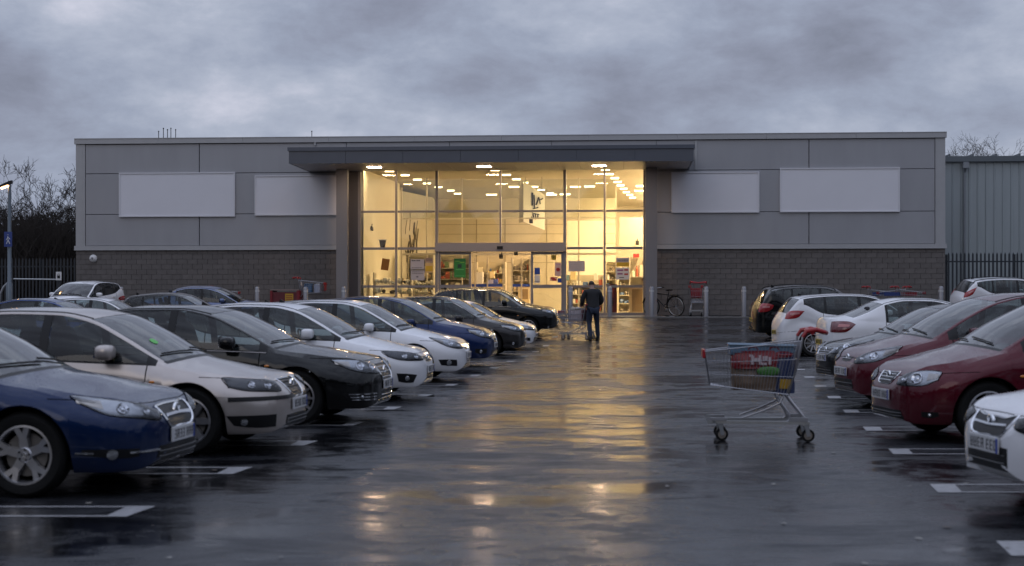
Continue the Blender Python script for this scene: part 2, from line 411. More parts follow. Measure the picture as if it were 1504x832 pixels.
o = rest.build('block_courses', [MATS['grey_concrete_block_%d' % k] for k in range(4)], B); o['kind'] = 'stuff'
MB().bx(uL - .02, wL, -.06, .01, -.1, .05).bx(wR, uR + .02, -.06, .01, -.1, .05).build('plinth_kerb', mat('damp_black_plinth', (0.03, 0.03, 0.032), .6), B)
# blank sign boards
for (x0, y0, x1, y1, lab) in ((176, 254, 346, 319, 'wide blank white sign board on the wall near the left corner'), (375, 258, 496, 317, 'blank white sign board left of the entrance, its right end by the canopy column'),
                              (986, 253, 1115, 313, 'smaller blank white sign board right of the entrance'), (1145, 247, 1321, 312, 'wide blank white sign board near the right corner of the store')):
    px = (x0 + x1) / 2; a, b = bu(x0), bu(x1)
    if x1 == 496: b = bu(506)
    zt, zb_ = bz(px, y0), bz(px, y1)
    s = empty('sign_board', (0, 0, 0)); s.location = (BD * 0, BD, GZ); s.rotation_euler = (0, 0, -TH)
    cx = (a + b) / 2; s.location = (cx * CT, BD - cx * ST, GZ + zb_); a -= cx; b -= cx; zt -= zb_; zb_ = 0
    tag(s, lab, 'sign board', 'blank white sign boards on the store front')
    MB().bx(a + .045, b - .045, -.10, -.04, .045, zt - .045).build('panel', M_BOARD, s)
    fr = MB(); t = .05
    fr.bx(a, b, -.13, -.032, 0, t).bx(a, b, -.13, -.032, zt - t, zt).bx(a, a + t, -.13, -.032, t, zt - t).bx(b - t, b, -.13, -.032, t, zt - t)
    fr.build('frame', mat('white_frame', (0.66, 0.66, 0.69), .35), s)
# canopy
vC = -3.9
cL, cR = bu(424, vC), bu(1019, vC)
zc1, zc0, zcm = bz(752, 214.5, vC), bz(752, 238.5, vC), bz(752, 220, vC)
C_ = MB()
npan = 7
for i in range(npan):
    a = cL + (cR - cL) * i / npan; b = cL + (cR - cL) * (i + 1) / npan
    MB().bx(a + .006, b - .006, vC, vC + .06, zc0, zcm - .01).build('fascia_panel', M_DARKCLAD, B)
MB().bx(cL - .04, cR + .04, vC - .05, -.125, zcm, zc1).build('canopy_roof_edge', mat('canopy_top_blue_grey', (0.075, 0.088, 0.115), .3, metal=.2, noise=.1), B)
MB().bx(cL, cL + .06, vC + .062, -.032, zc0, zcm - .01).build('fascia_panel', M_DARKCLAD, B); MB().bx(cR - .06, cR, vC + .062, -.032, zc0, zcm - .01).build('fascia_panel', M_DARKCLAD, B)
M_SOFF = mat('soffit_panel', (0.35, 0.34, 0.34), .4, noise=.05)
ns = 18
for i in range(ns):
    a = cL + .07 + (cR - cL - .14) * i / ns; b = cL + .07 + (cR - cL - .14) * (i + 1) / ns
    MB().bx(a + .006, b - .006, vC + .065, -.035, zc0 + .01, zc0 + .05).build('soffit_board', M_SOFF, B)
MB().bx(cL + .07, cR - .07, vC + .065, -.035, zc0 + .055, zcm - .02).build('canopy_core', M_BLACK, B)
MB().bx(bu(1019) + .05, bu(1019) + .13, -.1, -.032, bz(1019, 250), zCop - .05).bx(bu(462), bu(462) + .08, -.1, -.032, bz(462, 214), bz(462, 208)).build('downpipe', M_TRIM, B)
# canopy columns
for px in (503, 956.5):
    vcol = -1.0; u = bu(px, vcol); hw = .235
    c = MB().bx(u - hw, u + hw, vcol - .15, vcol + .15, 0, zc0).bx(u - hw - .03, u + hw + .03, vcol - .18, vcol + .18, 0, .06)
    c.build('canopy_column', mat('column_grey', (0.22, 0.215, 0.225), .35, metal=.3), B)
# lit downlights in the canopy soffit
M_LED = mat('canopy_lamp', (1, .8, .7), emit=(1.0, 0.68, 0.45), es=120.0)
for px in (550, 711, 880):
    u = bu(px, -1.9)
    MB().bx(u - .27, u + .27, -2.1, -1.78, zc0 - .001, zc0 + .012).build('canopy_light', M_LED, B)
# ---------------- glazing
G = B
def zz_(py): return bz(752, py)
zG = zz_(248.5); zm1 = zz_(310.5); zm2 = zz_(365); zlow = zz_(421)
fr = M_FRAME
MB().bx(wL + .0, gL + .0, -.02, .35, 0, bz(752, 244)).build('glazing_pier', mat('dark_pier', (0.10, 0.095, 0.1), .4, metal=.3), B)
MB().bx(gR, wR, -.02, .35, 0, bz(752, 244)).build('glazing_pier', MATS['dark_pier'], B)
MB().bx(gL, gR, -.03, .30, zG, bz(752, 243.2)).build('glazing_head', M_BLACK, B)
def bar(u0, u1, z0, z1, y0=-.05, y1=.12, name='mullion', m=fr): return MB().bx(u0, u1, y0, y1, z0, z1).build(name, m, B)
def vbar(px, wpx, z0, z1, **k):
    u = bu(px); h = wpx / 35.1 / 2; return bar(u - h, u + h, z0, z1, **k)
eL, eR = bu(641.5), bu(829.5)
hd0, hd1 = zz_(370), zz_(357)
for px, wd in ((528, 4.0), (582, 2.8), (946.5, 3.5), (888, 3.0)): vbar(px, wd, .06, zG)
vbar(641.5, 3.6, .06, zG, y0=-.08); vbar(829.5, 4.2, .06, zG, y0=-.08); vbar(735, 2.6, hd1, zG)
def seg(pxs, z, t, skip=None):
    for a, b in pxs: bar(bu(a) + .02, bu(b) - .02, z - t / 2, z + t / 2, y0=-.035, y1=.105, name='transom')
spans = [(530, 580.5), (583.5, 639.5), (643.5, 733.5), (736.5, 827.4), (831.7, 886.4), (889.6, 944.6)]
seg(spans, zm1, .085); seg([q for q in spans if not (640 < q[0] < 829)], zm2, .10)
seg([(530, 580.5), (583.5, 639.5), (831.7, 886.4), (889.6, 944.6)], zlow, .10)
for a, b in ((gL, eL), (eR, gR)): bar(a, b, 0, .16, name='sill', y0=-.06)
# panes
GLS = glass_mat('shop_glass', (0.93, 0.95, 0.93), 1.0)
rowsz = [(zm1 + .04, zG), (zm2 + .05, zm1 - .04), (zlow + .05, zm2 - .05), (.16, zlow - .05)]
for a, b in spans:
    for k, (z0, z1) in enumerate(rowsz):
        if 640 < a < 829:
            if k == 0: pass
            elif k == 1:
                if a > 700: continue
                a_, b_ = 643.5, 827.4
                MB().bx(bu(a_), bu(b_), .03, .045, hd1, z1).build('glass_pane', GLS, B); continue
            else: continue
        MB().bx(bu(a), bu(b), .03, .045, z0, z1).build('glass_pane', GLS, B)
# entrance: header box, two side screens with doors slid open
MB().bx(eL - .05, eR + .05, -.28, .28, hd0, hd1).build('door_header', mat('header_taupe', (0.32, 0.285, 0.27), .4, metal=.3), B, bevel=.01)
s_ = MB(); s_.bx(bu(735) - .12, bu(735) + .12, -.34, -.285, hd0 + .1, hd0 + .22); s_.build('door_sensor', M_BLACK, B)
def door_leaf(pa, pb, yv, name='sliding_door', stripe=False):
    a, b = bu(pa), bu(pb); t = .09
    d = MB().bx(a, a + t, yv - .04, yv + .04, .03, hd0 - .01).bx(b - t, b, yv - .04, yv + .04, .03, hd0 - .01)
    d.bx(a + t, b - t, yv - .04, yv + .04, hd0 - .11, hd0 - .012).bx(a + t, b - t, yv - .04, yv + .04, .03, .16).bx(a + t, b - t, yv - .04, yv + .04, zlow - .07, zlow + .07)
    o = d.build(name, fr, B)
    MB().bx(a + t, b - t, yv - .008, yv + .008, .16, zlow - .07).build('glass_pane', GLS, o); MB().bx(a + t, b - t, yv - .008, yv + .008, zlow + .07, hd0 - .11).build('glass_pane', GLS, o)
    return o
door_leaf(644, 692, 0); door_leaf(780, 827.5, 0)
M_BLUE = mat('blue_band', (0.03, 0.07, 0.36), .4)
# inner lobby screen, 2.6 m inside
vi = 2.6
M_CREAMF = mat('cream_frame', (0.55, 0.48, 0.36), .45)
def ibar(pa, pb, ya, yb, t=.05, name='lobby_frame', m=None):
    MB().bx(bu(pa, vi), bu(pb, vi), vi - t, vi + t, bz(752, yb, vi), bz(752, ya, vi)).build(name, m or M_CREAMF, B)
for px in (540, 590, 627, 678.5, 850, 905): ibar(px - 1.1, px + 1.1, 262 if px in (627, 678.5, 850) else 275, 461)
ibar(592, 905, 320, 322.2, t=.04); ibar(592, 904, 372, 375, t=.04)
for px in (698, 716, 739, 752, 766, 779): ibar(px - 1.0, px + 1.0, 377, 461, t=.035)
for a, b in ((693, 715), (717, 738), (753, 779)): ibar(a, b, 417.5, 421.5, t=.015, name='blue_safety_band', m=M_BLUE)
for a, b in ((592, 626), (628, 677.5), (679.5, 849), (851, 904)):
    MB().bx(bu(a, vi), bu(b, vi), vi - .008, vi + .008, bz(752, 320, vi), bz(752, 264, vi)).build('glass_pane', GLS, B)
# ---------------- interior: floor, walls, ceiling, lamps
M_CREAM = mat('cream_wall', (0.76, 0.70, 0.56), .7, noise=.05, nscale=2)
M_TAN = mat('tan_wall', (0.50, 0.45, 0.35), .75, noise=.10, nscale=1.5)
iD = 27.0
ceilz = 6.24
slope = math.tan(math.asin(.130) - TH)    # rows inside run towards the car park's vanishing point
def iu(px, v): return bu(px, v)
MB().bx(gL - 6, gR + 8, .3, iD, -.02, .025).build('shop_floor', mat('shop_floor_tiles', (0.6, 0.56, 0.48), .25, noise=.08, nscale=3), B)
MB().bx(gL - 6, gR + 8, .42, iD, ceilz, ceilz + .1).build('shop_ceiling', mat('tan_ceiling', (0.48, 0.44, 0.36), .8, noise=.05), B)
# left bright side wall, then screen wall with sketch, then back wall
ua, va = bu(534, .5), .5; ub, vb = bu(587, 8.5), 8.5
MB().prism([(ua, va), (ub, vb), (ub - .2, vb + .05), (ua - .2, va)], .026, ceilz, axis='z').build('shop_side_wall', M_CREAM, B)
MB().prism([(ub, vb + .06), (bu(590, 9.2), 9.2), (bu(636, 14), 14), (bu(640, 18), 18), (ub - .3, 18)], .026, ceilz - .3, axis='z').build('shop_mural_wall', mat('mural_wall', (0.44, 0.40, 0.33), .75, noise=.12, nscale=1.3), B)
MB().bx(gL - 6, gR + 8, iD - .2, iD, .026, ceilz).build('shop_back_wall', M_TAN, B)
MB().bx(gR + 3.2, gR + 3.4, .45, iD - .2, .026, ceilz).build('shop_side_wall', M_CREAM, B)
vw = 14.0
MB().bx(bu(640, vw), bu(905, vw), vw, vw + .2, bz(752, 420, vw), bz(752, 292, vw)).build('shop_bulkhead', mat('tan_bulkhead', (0.42, 0.37, 0.285), .7, noise=.12, nscale=1.1), B)
for k, px in enumerate((700, 742, 803, 850)): MB().bx(bu(px, vw) - .02, bu(px, vw) + .02, vw - .02, vw - .002, bz(752, 420, vw), bz(752, 322, vw)).build('bulkhead_seam', mat('seam_brown', (0.2, 0.17, 0.12), .7), B)
for k in range(5):
    z = bz(752, 330 + 14 * k, vw); MB().bx(bu(641, vw), bu(904, vw), vw - .012, vw - .001, z - .012, z + .012).build('bulkhead_seam', MATS['seam_brown'], B)
MB().bx(bu(910, 7), bu(946, 7), 7, 8.2, bz(752, 366, 7), bz(752, 320, 7)).build('white_bulkhead', mat('bulkhead_cream', (.42, .38, .29), .7), B)
MB().bx(bu(833, 7.4), bu(886, 7.4), 7.4, 7.6, bz(752, 420, 7.4), bz(752, 325, 7.4)).build('shop_screen_wall', M_CREAM, B)
# ceiling lamps, plus added fill lamps out of view
M_TUBE = mat('lamp_diffuser', (1, .9, .7), emit=(1.0, 0.86, 0.62), es=9.0)
M_STRIP = mat('warm_ceiling_strip', (1, .85, .6), emit=(1.0, 0.78, 0.46), es=9.0)
def lampat(px, py, wpx=16, m=M_STRIP):
    zw = ceilz - .07 + GZ; d = (zw - CAMZ) * F / (438 - py)
    # ray hits height zw at depth d -> local coordinates
    X = (px - 752) / F * d; dx, dy = X, d - BD
    u = dx * CT - dy * ST; v = dx * ST + dy * CT
    if v < .5 or v > iD - .6: return
    hw = wpx / F * d / 2
    o = empty('ceiling_or_fill_lamp', (u, v, ceilz - .07)); o.parent = B
    MB().bx(-hw, hw, -.045, .045, -.02, .03).build('diffuser', m, o)
    MB().bx(-hw - .03, hw + .03, -.09, .09, .031, .068).build('housing', M_WHITE, o)
for L_ in ([(572, 252), (595, 258), (613, 264.5), (627, 270), (644, 275.5), (662, 280.5), (672, 285)],
           [(727, 250.5), (744, 257.5), (758.5, 264), (770, 269), (785, 275), (795, 279.5), (808, 284.5)],
           [(889, 249.8), (895, 256.5), (903, 262.5), (907, 268), (911.5, 273), (916, 278), (920, 283), (925, 287), (929, 291)]):
    for i, (px, py) in enumerate(L_): lampat(px, py, 12.5 - i * .5)
M_FLUSH = mat('hidden_flush_fill', (1, .85, .6), emit=(1.0, 0.72, 0.40), es=30.0)
for k_ in range(10):     # added fill panels, hidden behind the glass head, to brighten the racks
    q_ = gL + .7 + k_ * (gR - gL - 1.4) / 9
    MB().bx(q_ - .5, q_ + .5, .46, .72, ceilz - .006, ceilz - .001).build('hidden_window_fill', M_FLUSH, B)
M_BANK = mat('hidden_fill_bank', (1, .85, .6), emit=(1.0, 0.70, 0.38), es=950.0)
for k_ in range(9):      # added fill bank, hidden past the right end of the glass, brightening the interior
    o = empty('ceiling_or_fill_lamp', (gR + 1.2, 1.3 + 2.4 * k_, ceilz - .07)); o.parent = B
    MB().bx(-.6, .6, -.10, .10, -.02, .03).build('diffuser', M_BANK, o); MB().bx(-.63, .63, -.13, .13, .031, .068).build('housing', M_WHITE, o)
for px, py in ((866, 274.5), (845, 275), (942, 274), (755, 275), (940, 281), (830, 286), (810, 286.5), (722, 286.5)): lampat(px, py, 15)
o = MB().lathe([(.02, -.02), (.05, 0), (.05, .12), (.0, .12)], 10).build('spot_lamp', M_BLACK, B, loc=(bu(541, 2.5), 2.2, ceilz - .5))
MB().bx(-.04, .04, -.02, .02, 0, .5).build('spot_arm', M_WHITE, B, loc=(bu(541, 2.5), 2.2, ceilz - .5))
# ---------------- objects on and outside the store wall
al = empty('alarm_box', (bu(137.5) * CT, BD - bu(137.5) * ST, GZ + bz(137, 380)), -TH, 'round white alarm sounder on the block wall at the left end', 'alarm')
RX = Matrix.Rotation(PI / 2, 4, 'X')
MB().lathe([(0, .14), (.08, .13), (.15, .08), (.17, .02), (.17, 0)], 24, M=RX @ Matrix.Translation((0, 0, .03))).build('cover', M_WHITE, al, smooth=True)
MB().lathe([(0, .15), (.05, .148), (.05, .12)], 12, M=RX @ Matrix.Translation((0, 0, .03))).bx(-.09, .09, -.16, -.12, -.05, -.02).build('lens', mat('grey_lens', (.2, .2, .22), .3), al)
# roof aerials
for i, (px, h) in enumerate(((233, .35), (240, .48), (246, .42), (251, .48), (258, .42), (458, .30))):
    u = bu(px, .8)
    o = empty('aerial', (u * CT + .8 * ST, BD - u * ST + .8 * CT, GZ + zTop - .35), -TH, ['leftmost rod aerial of the cluster of five on the roof', 'second rod aerial from the left, with a box at its foot', 'middle rod aerial of the roof cluster', 'fourth rod aerial from the left in the roof cluster', 'rightmost rod aerial of the cluster of five on the roof', 'single short rod aerial standing on the roof near the canopy'][i], 'aerial', 'aerials on the store roof')
    MB().tube([(0, 0, 0), (0, 0, h + .40)], .016, 6).build('rod', M_BLACK, o)
    MB().bx(-.09, .09, -.09, .09, 0, .06 if i != 1 else .42).build('foot', M_BLACK, o)
    MB().ell((0, 0, h + .4), (.03, .03, .03)).build('tip', M_BLACK, o)
# paved apron before the entrance
vp = -3.3
M_PAVE = mat('buff_paving_flag', (0.24, 0.20, 0.165), .35, noise=.15, nscale=5, bump=.2, bscale=60)
def wxy(u, v, z=0.0): return (u * CT + v * ST, BD - u * ST + v * CT, GZ + z)
ap = empty('apron', (0, BD, GZ), -TH); ap['kind'] = 'structure'
MB().bx(bu(500, vp), bu(992, vp), vp, .3, -.3, .028).build('apron_bed', mat('apron_joint', (0.09, 0.08, 0.07), .7), ap)
fm = MB().box((0, 0, 0), (.79, .58, .03)).mesh('paving_flag', M_PAVE)
u = bu(500, vp) + .41; k = 0
while u < bu(992, vp) - .35:
    for j in range(6):
        if vp + .32 + j * .6 > -.05: continue
        o = bpy.data.objects.new('paving_flag', fm); COL.objects.link(o); o.parent = ap; o.location = (u, vp + .31 + j * .6, .022 + rnd.uniform(0, .003))
    u += .81
MB().bx(uL - 4, bu(498, vp), vp, .0, -.3, .03).bx(bu(994, vp), uR + 12, vp, .0, -.3, .03).build('footway', mat('dark_wet_footway', (0.05, 0.05, 0.055), .2, noise=.3, nscale=3, bump=.1), ap)
km = MB().box((0, 0, 0), (.9, .14, .35)).mesh('kerb_stone', mat('kerb_concrete', (0.16, 0.155, 0.15), .4, noise=.2, nscale=6))
u = uL - 4
while u < uR + 8:
    o = bpy.data.objects.new('kerb_stone', km); COL.objects.link(o); o.parent = ap; o.location = (u, vp - .08, -.13); u += .912
MB().bx(bu(985, vp), bu(992, vp), vp, -.8, .038, .041).bx(bu(992, vp) + .3, bu(1085, vp), -.95, -.85, .031, .034).build('painted_edge', PAINT, ap)
# stainless bollards
M_BOLL = mat('bollard_grey', (0.30, 0.30, 0.32), .35, metal=.5)
bol = []
boll_labels = {178: 'short grey bollard by the left wall behind the white car\'s tail', 378: 'grey bollard before the left wall, left of the red trolley box', 449: 'grey bollard in front of the trolleys at the left wall', 505: 'thin grey bollard beside the left canopy column',
    838: 'grey bollard just left of the man and his trolley', 895.5: 'grey bollard in front of the red cabinet, right of the man', 957: 'grey bollard in front of the right canopy column', 1037: 'grey bollard beside the upright trolley right of the bicycle',
    1092.5: 'grey bollard standing alone on the right, left of the dark parked car', 1382: 'grey bollard at the right end of the block wall'}
for px, lab in boll_labels.items():
    u = bu(px, -3.0)
    o = empty('bollard', wxy(u, -3.0, .03), 0, lab, 'bollard', 'bollards along the store front')
    if not bol:
        p1 = MB().lathe([(.095, 0), (.095, 1.14), (.085, 1.17), (.06, 1.19), (0, 1.195)], 16).mesh('post', M_BOLL, True)
        p2 = MB().lathe([(.16, 0), (.16, .012), (.10, .02)], 16).mesh('base_plate', M_BOLL)
        p3 = MB().lathe([(.098, .98), (.098, 1.05)], 16).mesh('band', mat('pale_band', (.5, .5, .5), .4))
        bol = [p1, p2, p3]
    for me in bol:
        q = bpy.data.objects.new(me.name, me); COL.objects.link(q); q.parent = o
# neighbouring corrugated shed on the right
sh = empty('metal_shed', wxy(uR + 1.1, 4.5), -TH, 'pale grey profiled metal warehouse beside the store at the right edge', 'warehouse')
M_SHED = mat('shed_sheet', (0.33, 0.37, 0.385), .4, metal=.2, noise=.12, nscale=1.2, streak=(4, 4, .4))
vsd = 4.5
k_ = (BD - uR * ST + vsd * CT) / F
hsh = (438 - 229) * k_ + CAMZ - GZ; hg = (438 - 238) * k_ + CAMZ - GZ
x = -1.2; i = 0
prof = [(0, 0), (.28, 0), (.30, .035), (.34, .035), (.36, 0)]
while x < 26:
    pts = []
    for r_ in range(2):
        for a, b in prof[:-1]: pts.append((x + r_ * .36 + a, -b))
    pts.append((x + .72, 0)); vs = [(a, b, -.2) for a, b in pts] + [(a, b, hg) for a, b in pts] + [(pts[0][0], .05, -.2), (pts[-1][0], .05, -.2), (pts[0][0], .05, hg), (pts[-1][0], .05, hg)]
    n = len(pts)
    MB().add(vs, [(j, j + 1, n + j + 1, n + j) for j in range(n - 1)] + [(2 * n, 2 * n + 1, 2 * n + 3, 2 * n + 2)]).build('cladding_sheet', M_SHED, sh)
    x += .72
MB().bx(-1.2, 26, .06, .3, -.2, hg).bx(25.7, 26, .3, 25, -.2, hg).bx(-1.2, -.9, .3, 25, -.2, hg).build('wall', M_SHED, sh)
MB().bx(-1.2, 26, -.22, 0.0, hg - .02, hsh - .05).build('gutter', mat('gutter_grey', (0.13, 0.15, 0.165), .4, metal=.3), sh)
rf = MB(); rf.add([(-1.2, -.1, hsh - .04), (26, -.1, hsh - .04), (26, 25, hsh + .5), (-1.2, 25, hsh + .5)], [(0, 1, 2, 3)])
for i in range(26): rf.bx(-1 + i, -.93 + i, -.2, 24, hsh - .05, hsh + .05)
rf.build('roof', mat('shed_roof', (0.12, 0.135, 0.15), .5), sh)
uh = (1406 - 752) / F * (BD + 2) - (uR + 1.1) + .35
MB().tube([(uh, -.32, hg - .3), (uh, -.13, hg - .5), (uh, -.13, .1)], .06, 8).bx(uh - .12, uh + .12, -.42, -.2, hg - .32, hg - .06).build('downpipe', mat('pipe_grey', (.24, .26, .28), .4), sh, smooth=True)
# ---------------- goods inside
def ipos(px, py, v): return Vector((bu(px, v), v, bz(px, py, v)))
def wpos(p, z=None): return wxy(p[0], p[1], p[2] if z is None else z)
cols_ = [(.75, .68, .5), (.8, .74, .6), (.55, .42, .25), (.12, .1, .08), (.45, .12, .07), (.10, .16, .30), (.62, .46, .16), (.2, .27, .14), (.8, .8, .75), (.3, .25, .2)]
GM = [mat('goods_%d' % i, c, .5) for i, c in enumerate(cols_)]
def shelf_unit(pa, pb, v, ytop, ybot, n, lab, kinds, depth=.5, tilt=False, seed=1):
    r_ = random.Random(seed)
    a, b = bu(pa, v), bu(pb, v); wdt = b - a; zt = bz(752, ytop, v); zb = max(.03, bz(752, ybot, v))
    s = empty('shelf_unit', wxy((a + b) / 2, v, .026), -TH, lab, 'shelf unit', 'shelving inside the shop window')
    m_ = mat('shelf_cream', (.5, .45, .36), .5)
    H_ = zt - .03
    for sx in (-1, 1): MB().bx(sx * wdt / 2 - .025, sx * wdt / 2 + .025, -.05, depth, 0, H_).build('upright', m_, s)
    if not tilt: MB().bx(-wdt / 2 + .026, wdt / 2 - .026, depth - .04, depth, .02, H_).build('back_panel', mat('shelf_back', (.5, .44, .32), .6), s)
    goods = MB()
    for i in range(n):
        z = .12 + (H_ - .2) * i / n
        MB().bx(-wdt / 2 + .03, wdt / 2 - .03, 0 if not tilt else -.1 * (n - i), depth - .05, z - .03, z).build('shelf', m_, s)
        x = -wdt / 2 + .06; gap = (H_ - .2) / n
        while x < wdt / 2 - .15:
            w_ = r_.uniform(.06, .24); h_ = gap * r_.uniform(.22, .7); y_ = r_.uniform(.0, .1) if not tilt else -.1 * (n - i) + .05
            if r_.random() < .97:
                if tilt or r_.random() < .25: goods.ell((x + w_ / 2, y_ + .1, z + h_ * .5), (w_ * .62, .12, h_ * .5), r_.choice(kinds), 7, 4, .8, Matrix.Rotation(r_.uniform(-.5, .5), 3, 'Y'))
                elif r_.random() < .3: goods.lathe([(0, 0), (w_ * .4, 0), (w_ * .42, h_ * .7), (w_ * .2, h_ * .85), (w_ * .2, h_), (0, h_)], 8, r_.choice(kinds), Matrix.Translation((x + w_ / 2, y_ + .1, z + .002)))
                else: goods.box((x + w_ / 2, y_ + .12, z + h_ / 2 + .002), (w_ * .9, .18, h_), r_.choice(kinds), Matrix.Rotation(r_.uniform(-.2, .2), 3, 'Z'))
            x += w_ + .01
    o = goods.build('packaged_goods', GM); o.location = wxy((a + b) / 2, v, .027); o.rotation_euler = (0, 0, -TH); o['kind'] = 'stuff'
    tag(o, 'small packaged goods filling the ' + lab, 'goods')
shelf_unit(549, 604, 1.3, 400, 461, 4, 'left rack of pale goods in the store window', [0, 1, 8, 0, 1, 3, 2], tilt=True, seed=3)
shelf_unit(606, 640, 1.9, 403, 461, 4, 'lower rack of pale goods right of the leaning ladder frame', [0, 1, 8, 1, 2], tilt=True, seed=4)
shelf_unit(600, 636, 7.0, 372, 440, 5, 'tall dark shelving behind the notices at the left', [3, 9, 2, 3, 7], seed=5)
shelf_unit(645, 690, 6.0, 375, 455, 5, 'tall shelving behind the green poster', [3, 4, 9, 0, 7, 3], seed=6)
shelf_unit(832, 886, 5.2, 404, 461, 4, 'low shelving behind the man with the trolley', [3, 0, 8, 9, 5, 4, 1], seed=7)
shelf_unit(890, 906, 8, 385, 455, 6, 'narrow shelving behind the red cabinet', [3, 8, 5, 0, 9], seed=8)
shelf_unit(908, 928, 6.2, 382, 458, 6, 'dark shelving of stacked goods behind the yellow notice', [3, 5, 8, 3, 3, 9], seed=9)
shelf_unit(925, 947, 3.6, 378, 425, 3, 'shelves of pale goods at the right end of the window', [1, 0, 6, 5, 4], seed=10)
shelf_unit(700, 742, 11, 385, 440, 5, 'shelving deep inside seen through the open doors', [2, 4, 5, 0, 3, 6], seed=11)
shelf_unit(752, 778, 9, 380, 440, 5, 'dark shelving with round emblem seen at right of the open doorway', [3, 9, 3, 2, 4], seed=12)
def thing_box(name, lab, cat, px0, py0, px1, py1, v, dep, m, extra=None, bev=.01):
    a, b = ipos(px0, py1, v), ipos(px1, py0, v); z0 = a.z; cx = (a.x + b.x) / 2
    o = empty(name, wxy(cx, v, z0), -TH, lab, cat)
    w2 = (b.x - a.x) / 2; h = b.z - z0
    MB().bx(-w2, w2, 0, dep, 0, h).build('body', m, o, bevel=bev)
    if extra: extra(o, w2, h, dep)
    return o
def counter_x(o, w2, h, d):
    MB().bx(-w2 - .04, w2 + .04, -.05, d + .03, h, h + .05).build('worktop', mat('counter_top', (.6, .52, .36), .35), o)
    MB().bx(-w2 + .12, w2 - .08, -.012, -.002, .08, h - .12).build('front_panel', mat('dark_ply', (.24, .16, .08), .5), o)
thing_box('counter', 'pale wood counter with a dark front at the right end of the window', 'counter', 924, 421, 946, 461, 1.2, .6, mat('pale_ply', (.62, .5, .3), .5), counter_x)
thing_box('checkout_desk', 'wooden checkout desk inside the open doorway', 'desk', 761, 421, 778, 452, 6.5, .8, MATS['pale_ply'], counter_x)
thing_box('checkout_desk', 'cream desk stacked with goods left of the doorway middle', 'desk', 715, 419, 738, 448, 8.5, .8, MATS['pale_ply'], counter_x)
def cab_x(o, w2, h, d):
    MB().bx(-w2 + .08, w2 - .12, -.015, -.003, h * .55, h - .1).build('red_front_panel', mat('cabinet_red_front', (.30, .02, .025), .35), o)
    MB().bx(-w2 - .02, w2 + .02, -.03, d + .02, h, h + .06).build('lid', mat('cabinet_red_lid', (.2, .015, .02), .35), o)
    MB().bx(-w2 + .1, w2 - .15, -.02, -.003, h * .25, h * .42).build('dark_panel', M_BLACK, o)
thing_box('red_cabinet', 'dark red cabinet with a lid standing inside the glass behind a bollard', 'cabinet', 891, 420, 906, 459, .5, .5, mat('cabinet_red', (.13, .012, .018), .4), cab_x)
def lean_x(o, w2, h, d): o.rotation_euler = (R(-6), R(8), -TH)
thing_box('brown_board', 'brown board standing tilted on top of the left goods rack', 'board', 559, 380, 570, 397, 1.5, .04, mat('brown_board', (.30, .13, .035), .6), lean_x)
for px0, py0, px1, py1, v, c, lab in ((719, 399, 726, 409, 8.4, (.75, .62, .38), 'cream carton on the desk left of the doorway middle'), (725, 410, 731, 417, 8.3, (.04, .07, .3), 'blue carton on the desk seen through the doors'),
        (716, 411, 724, 417, 8.2, (.3, .3, .5), 'blue and white carton beside the blue one on the desk'), (838, 399, 846, 411, 5.1, (.7, .55, .28), 'pale carton standing on the low shelving behind the man'),
        (828, 404, 836, 412, 5.0, (.12, .2, .25), 'teal carton at the left end of the low shelving'), (872, 402, 878, 412, 5.0, (.75, .6, .5), 'small cream sign with red ring on the low shelving'),
        (913, 400, 921, 408, 3.4, (.05, .14, .4), 'blue bag shaped carton beside the notice at the right'), (766, 440, 777, 458, 5.5, (.6, .45, .22), 'cardboard box on the floor inside the doorway'),
        (700, 400, 709, 417, 6.2, (.7, .66, .6), 'white display carton left inside the doorway'), (930, 373, 939, 378, 3.6, (.4, .03, .03), 'red round topped carton on the highest shelf at the right')):
    def tape(o, w2, h, d, c=c): MB().bx(-w2 * .25, w2 * .25, -.003, d + .003, h - .02, h + .003).build('tape', mat('tape', (.5, .4, .25), .4), o)
    thing_box('carton', lab, 'carton', px0, py0, px1, py1, v, .35, mat('carton_%d_%d' % (px0, py0), c, .55, noise=.1), tape, bev=.006)
# notices taped to the glass (flat print)
def poster(px0, py0, px1, py1, bg, marks, lab, cat='notice', v=-.06, thick=.006):
    a, b = ipos(px0, py1, v), ipos(px1, py0, v); w_ = b.x - a.x; h = b.z - a.z
    o = empty('poster', wxy((a.x + b.x) / 2, v, a.z), -TH, lab, cat, 'notices on the entrance glass')
    MB().bx(-w_ / 2, w_ / 2, -thick, thick, 0, h).build('sheet', mat('sheet_' + '_'.join('%d' % (c * 99) for c in bg), bg, .4, emit=bg, es=.0), o)
    for k, (x0, y0, x1, y1, c) in enumerate(marks):
        MB().bx(-w_ / 2 + x0 * w_, -w_ / 2 + x1 * w_, -thick - .003, -thick - .001, (1 - y1) * h, (1 - y0) * h).build('print', mat('print_' + '_'.join('%d' % (c_ * 99) for c_ in c), c, .4), o)
    return o
GRY = (.46, .42, .42); DK = (.06, .05, .05); RD = (.45, .04, .03); YL = (.62, .38, .02); WH = (.7, .66, .6); GN = (.03, .22, .035); BLU = (.02, .06, .3)
def lines(x0, x1, ys_, c=DK, h=.03, r_=random.Random(2)):
    o_ = []
    for y in ys_:
        x = x0
        while x < x1 - .03:
            w_ = r_.uniform(.03, .12); o_.append((x, y, min(x + w_, x1), y + h, c)); x += w_ + .025
    return o_
poster(603, 381, 623, 396, GRY, lines(.08, .7, (.08,), h=.12) + lines(.1, .9, (.8,), h=.06), 'upper grey notice with a bold heading on the left window', thick=.005)
poster(603.5, 397.5, 623.5, 412, GRY, lines(.1, .9, (.12, .3), h=.06) + [(.4, .6, .55, .7, DK)], 'lower grey notice under the one with the bold heading')
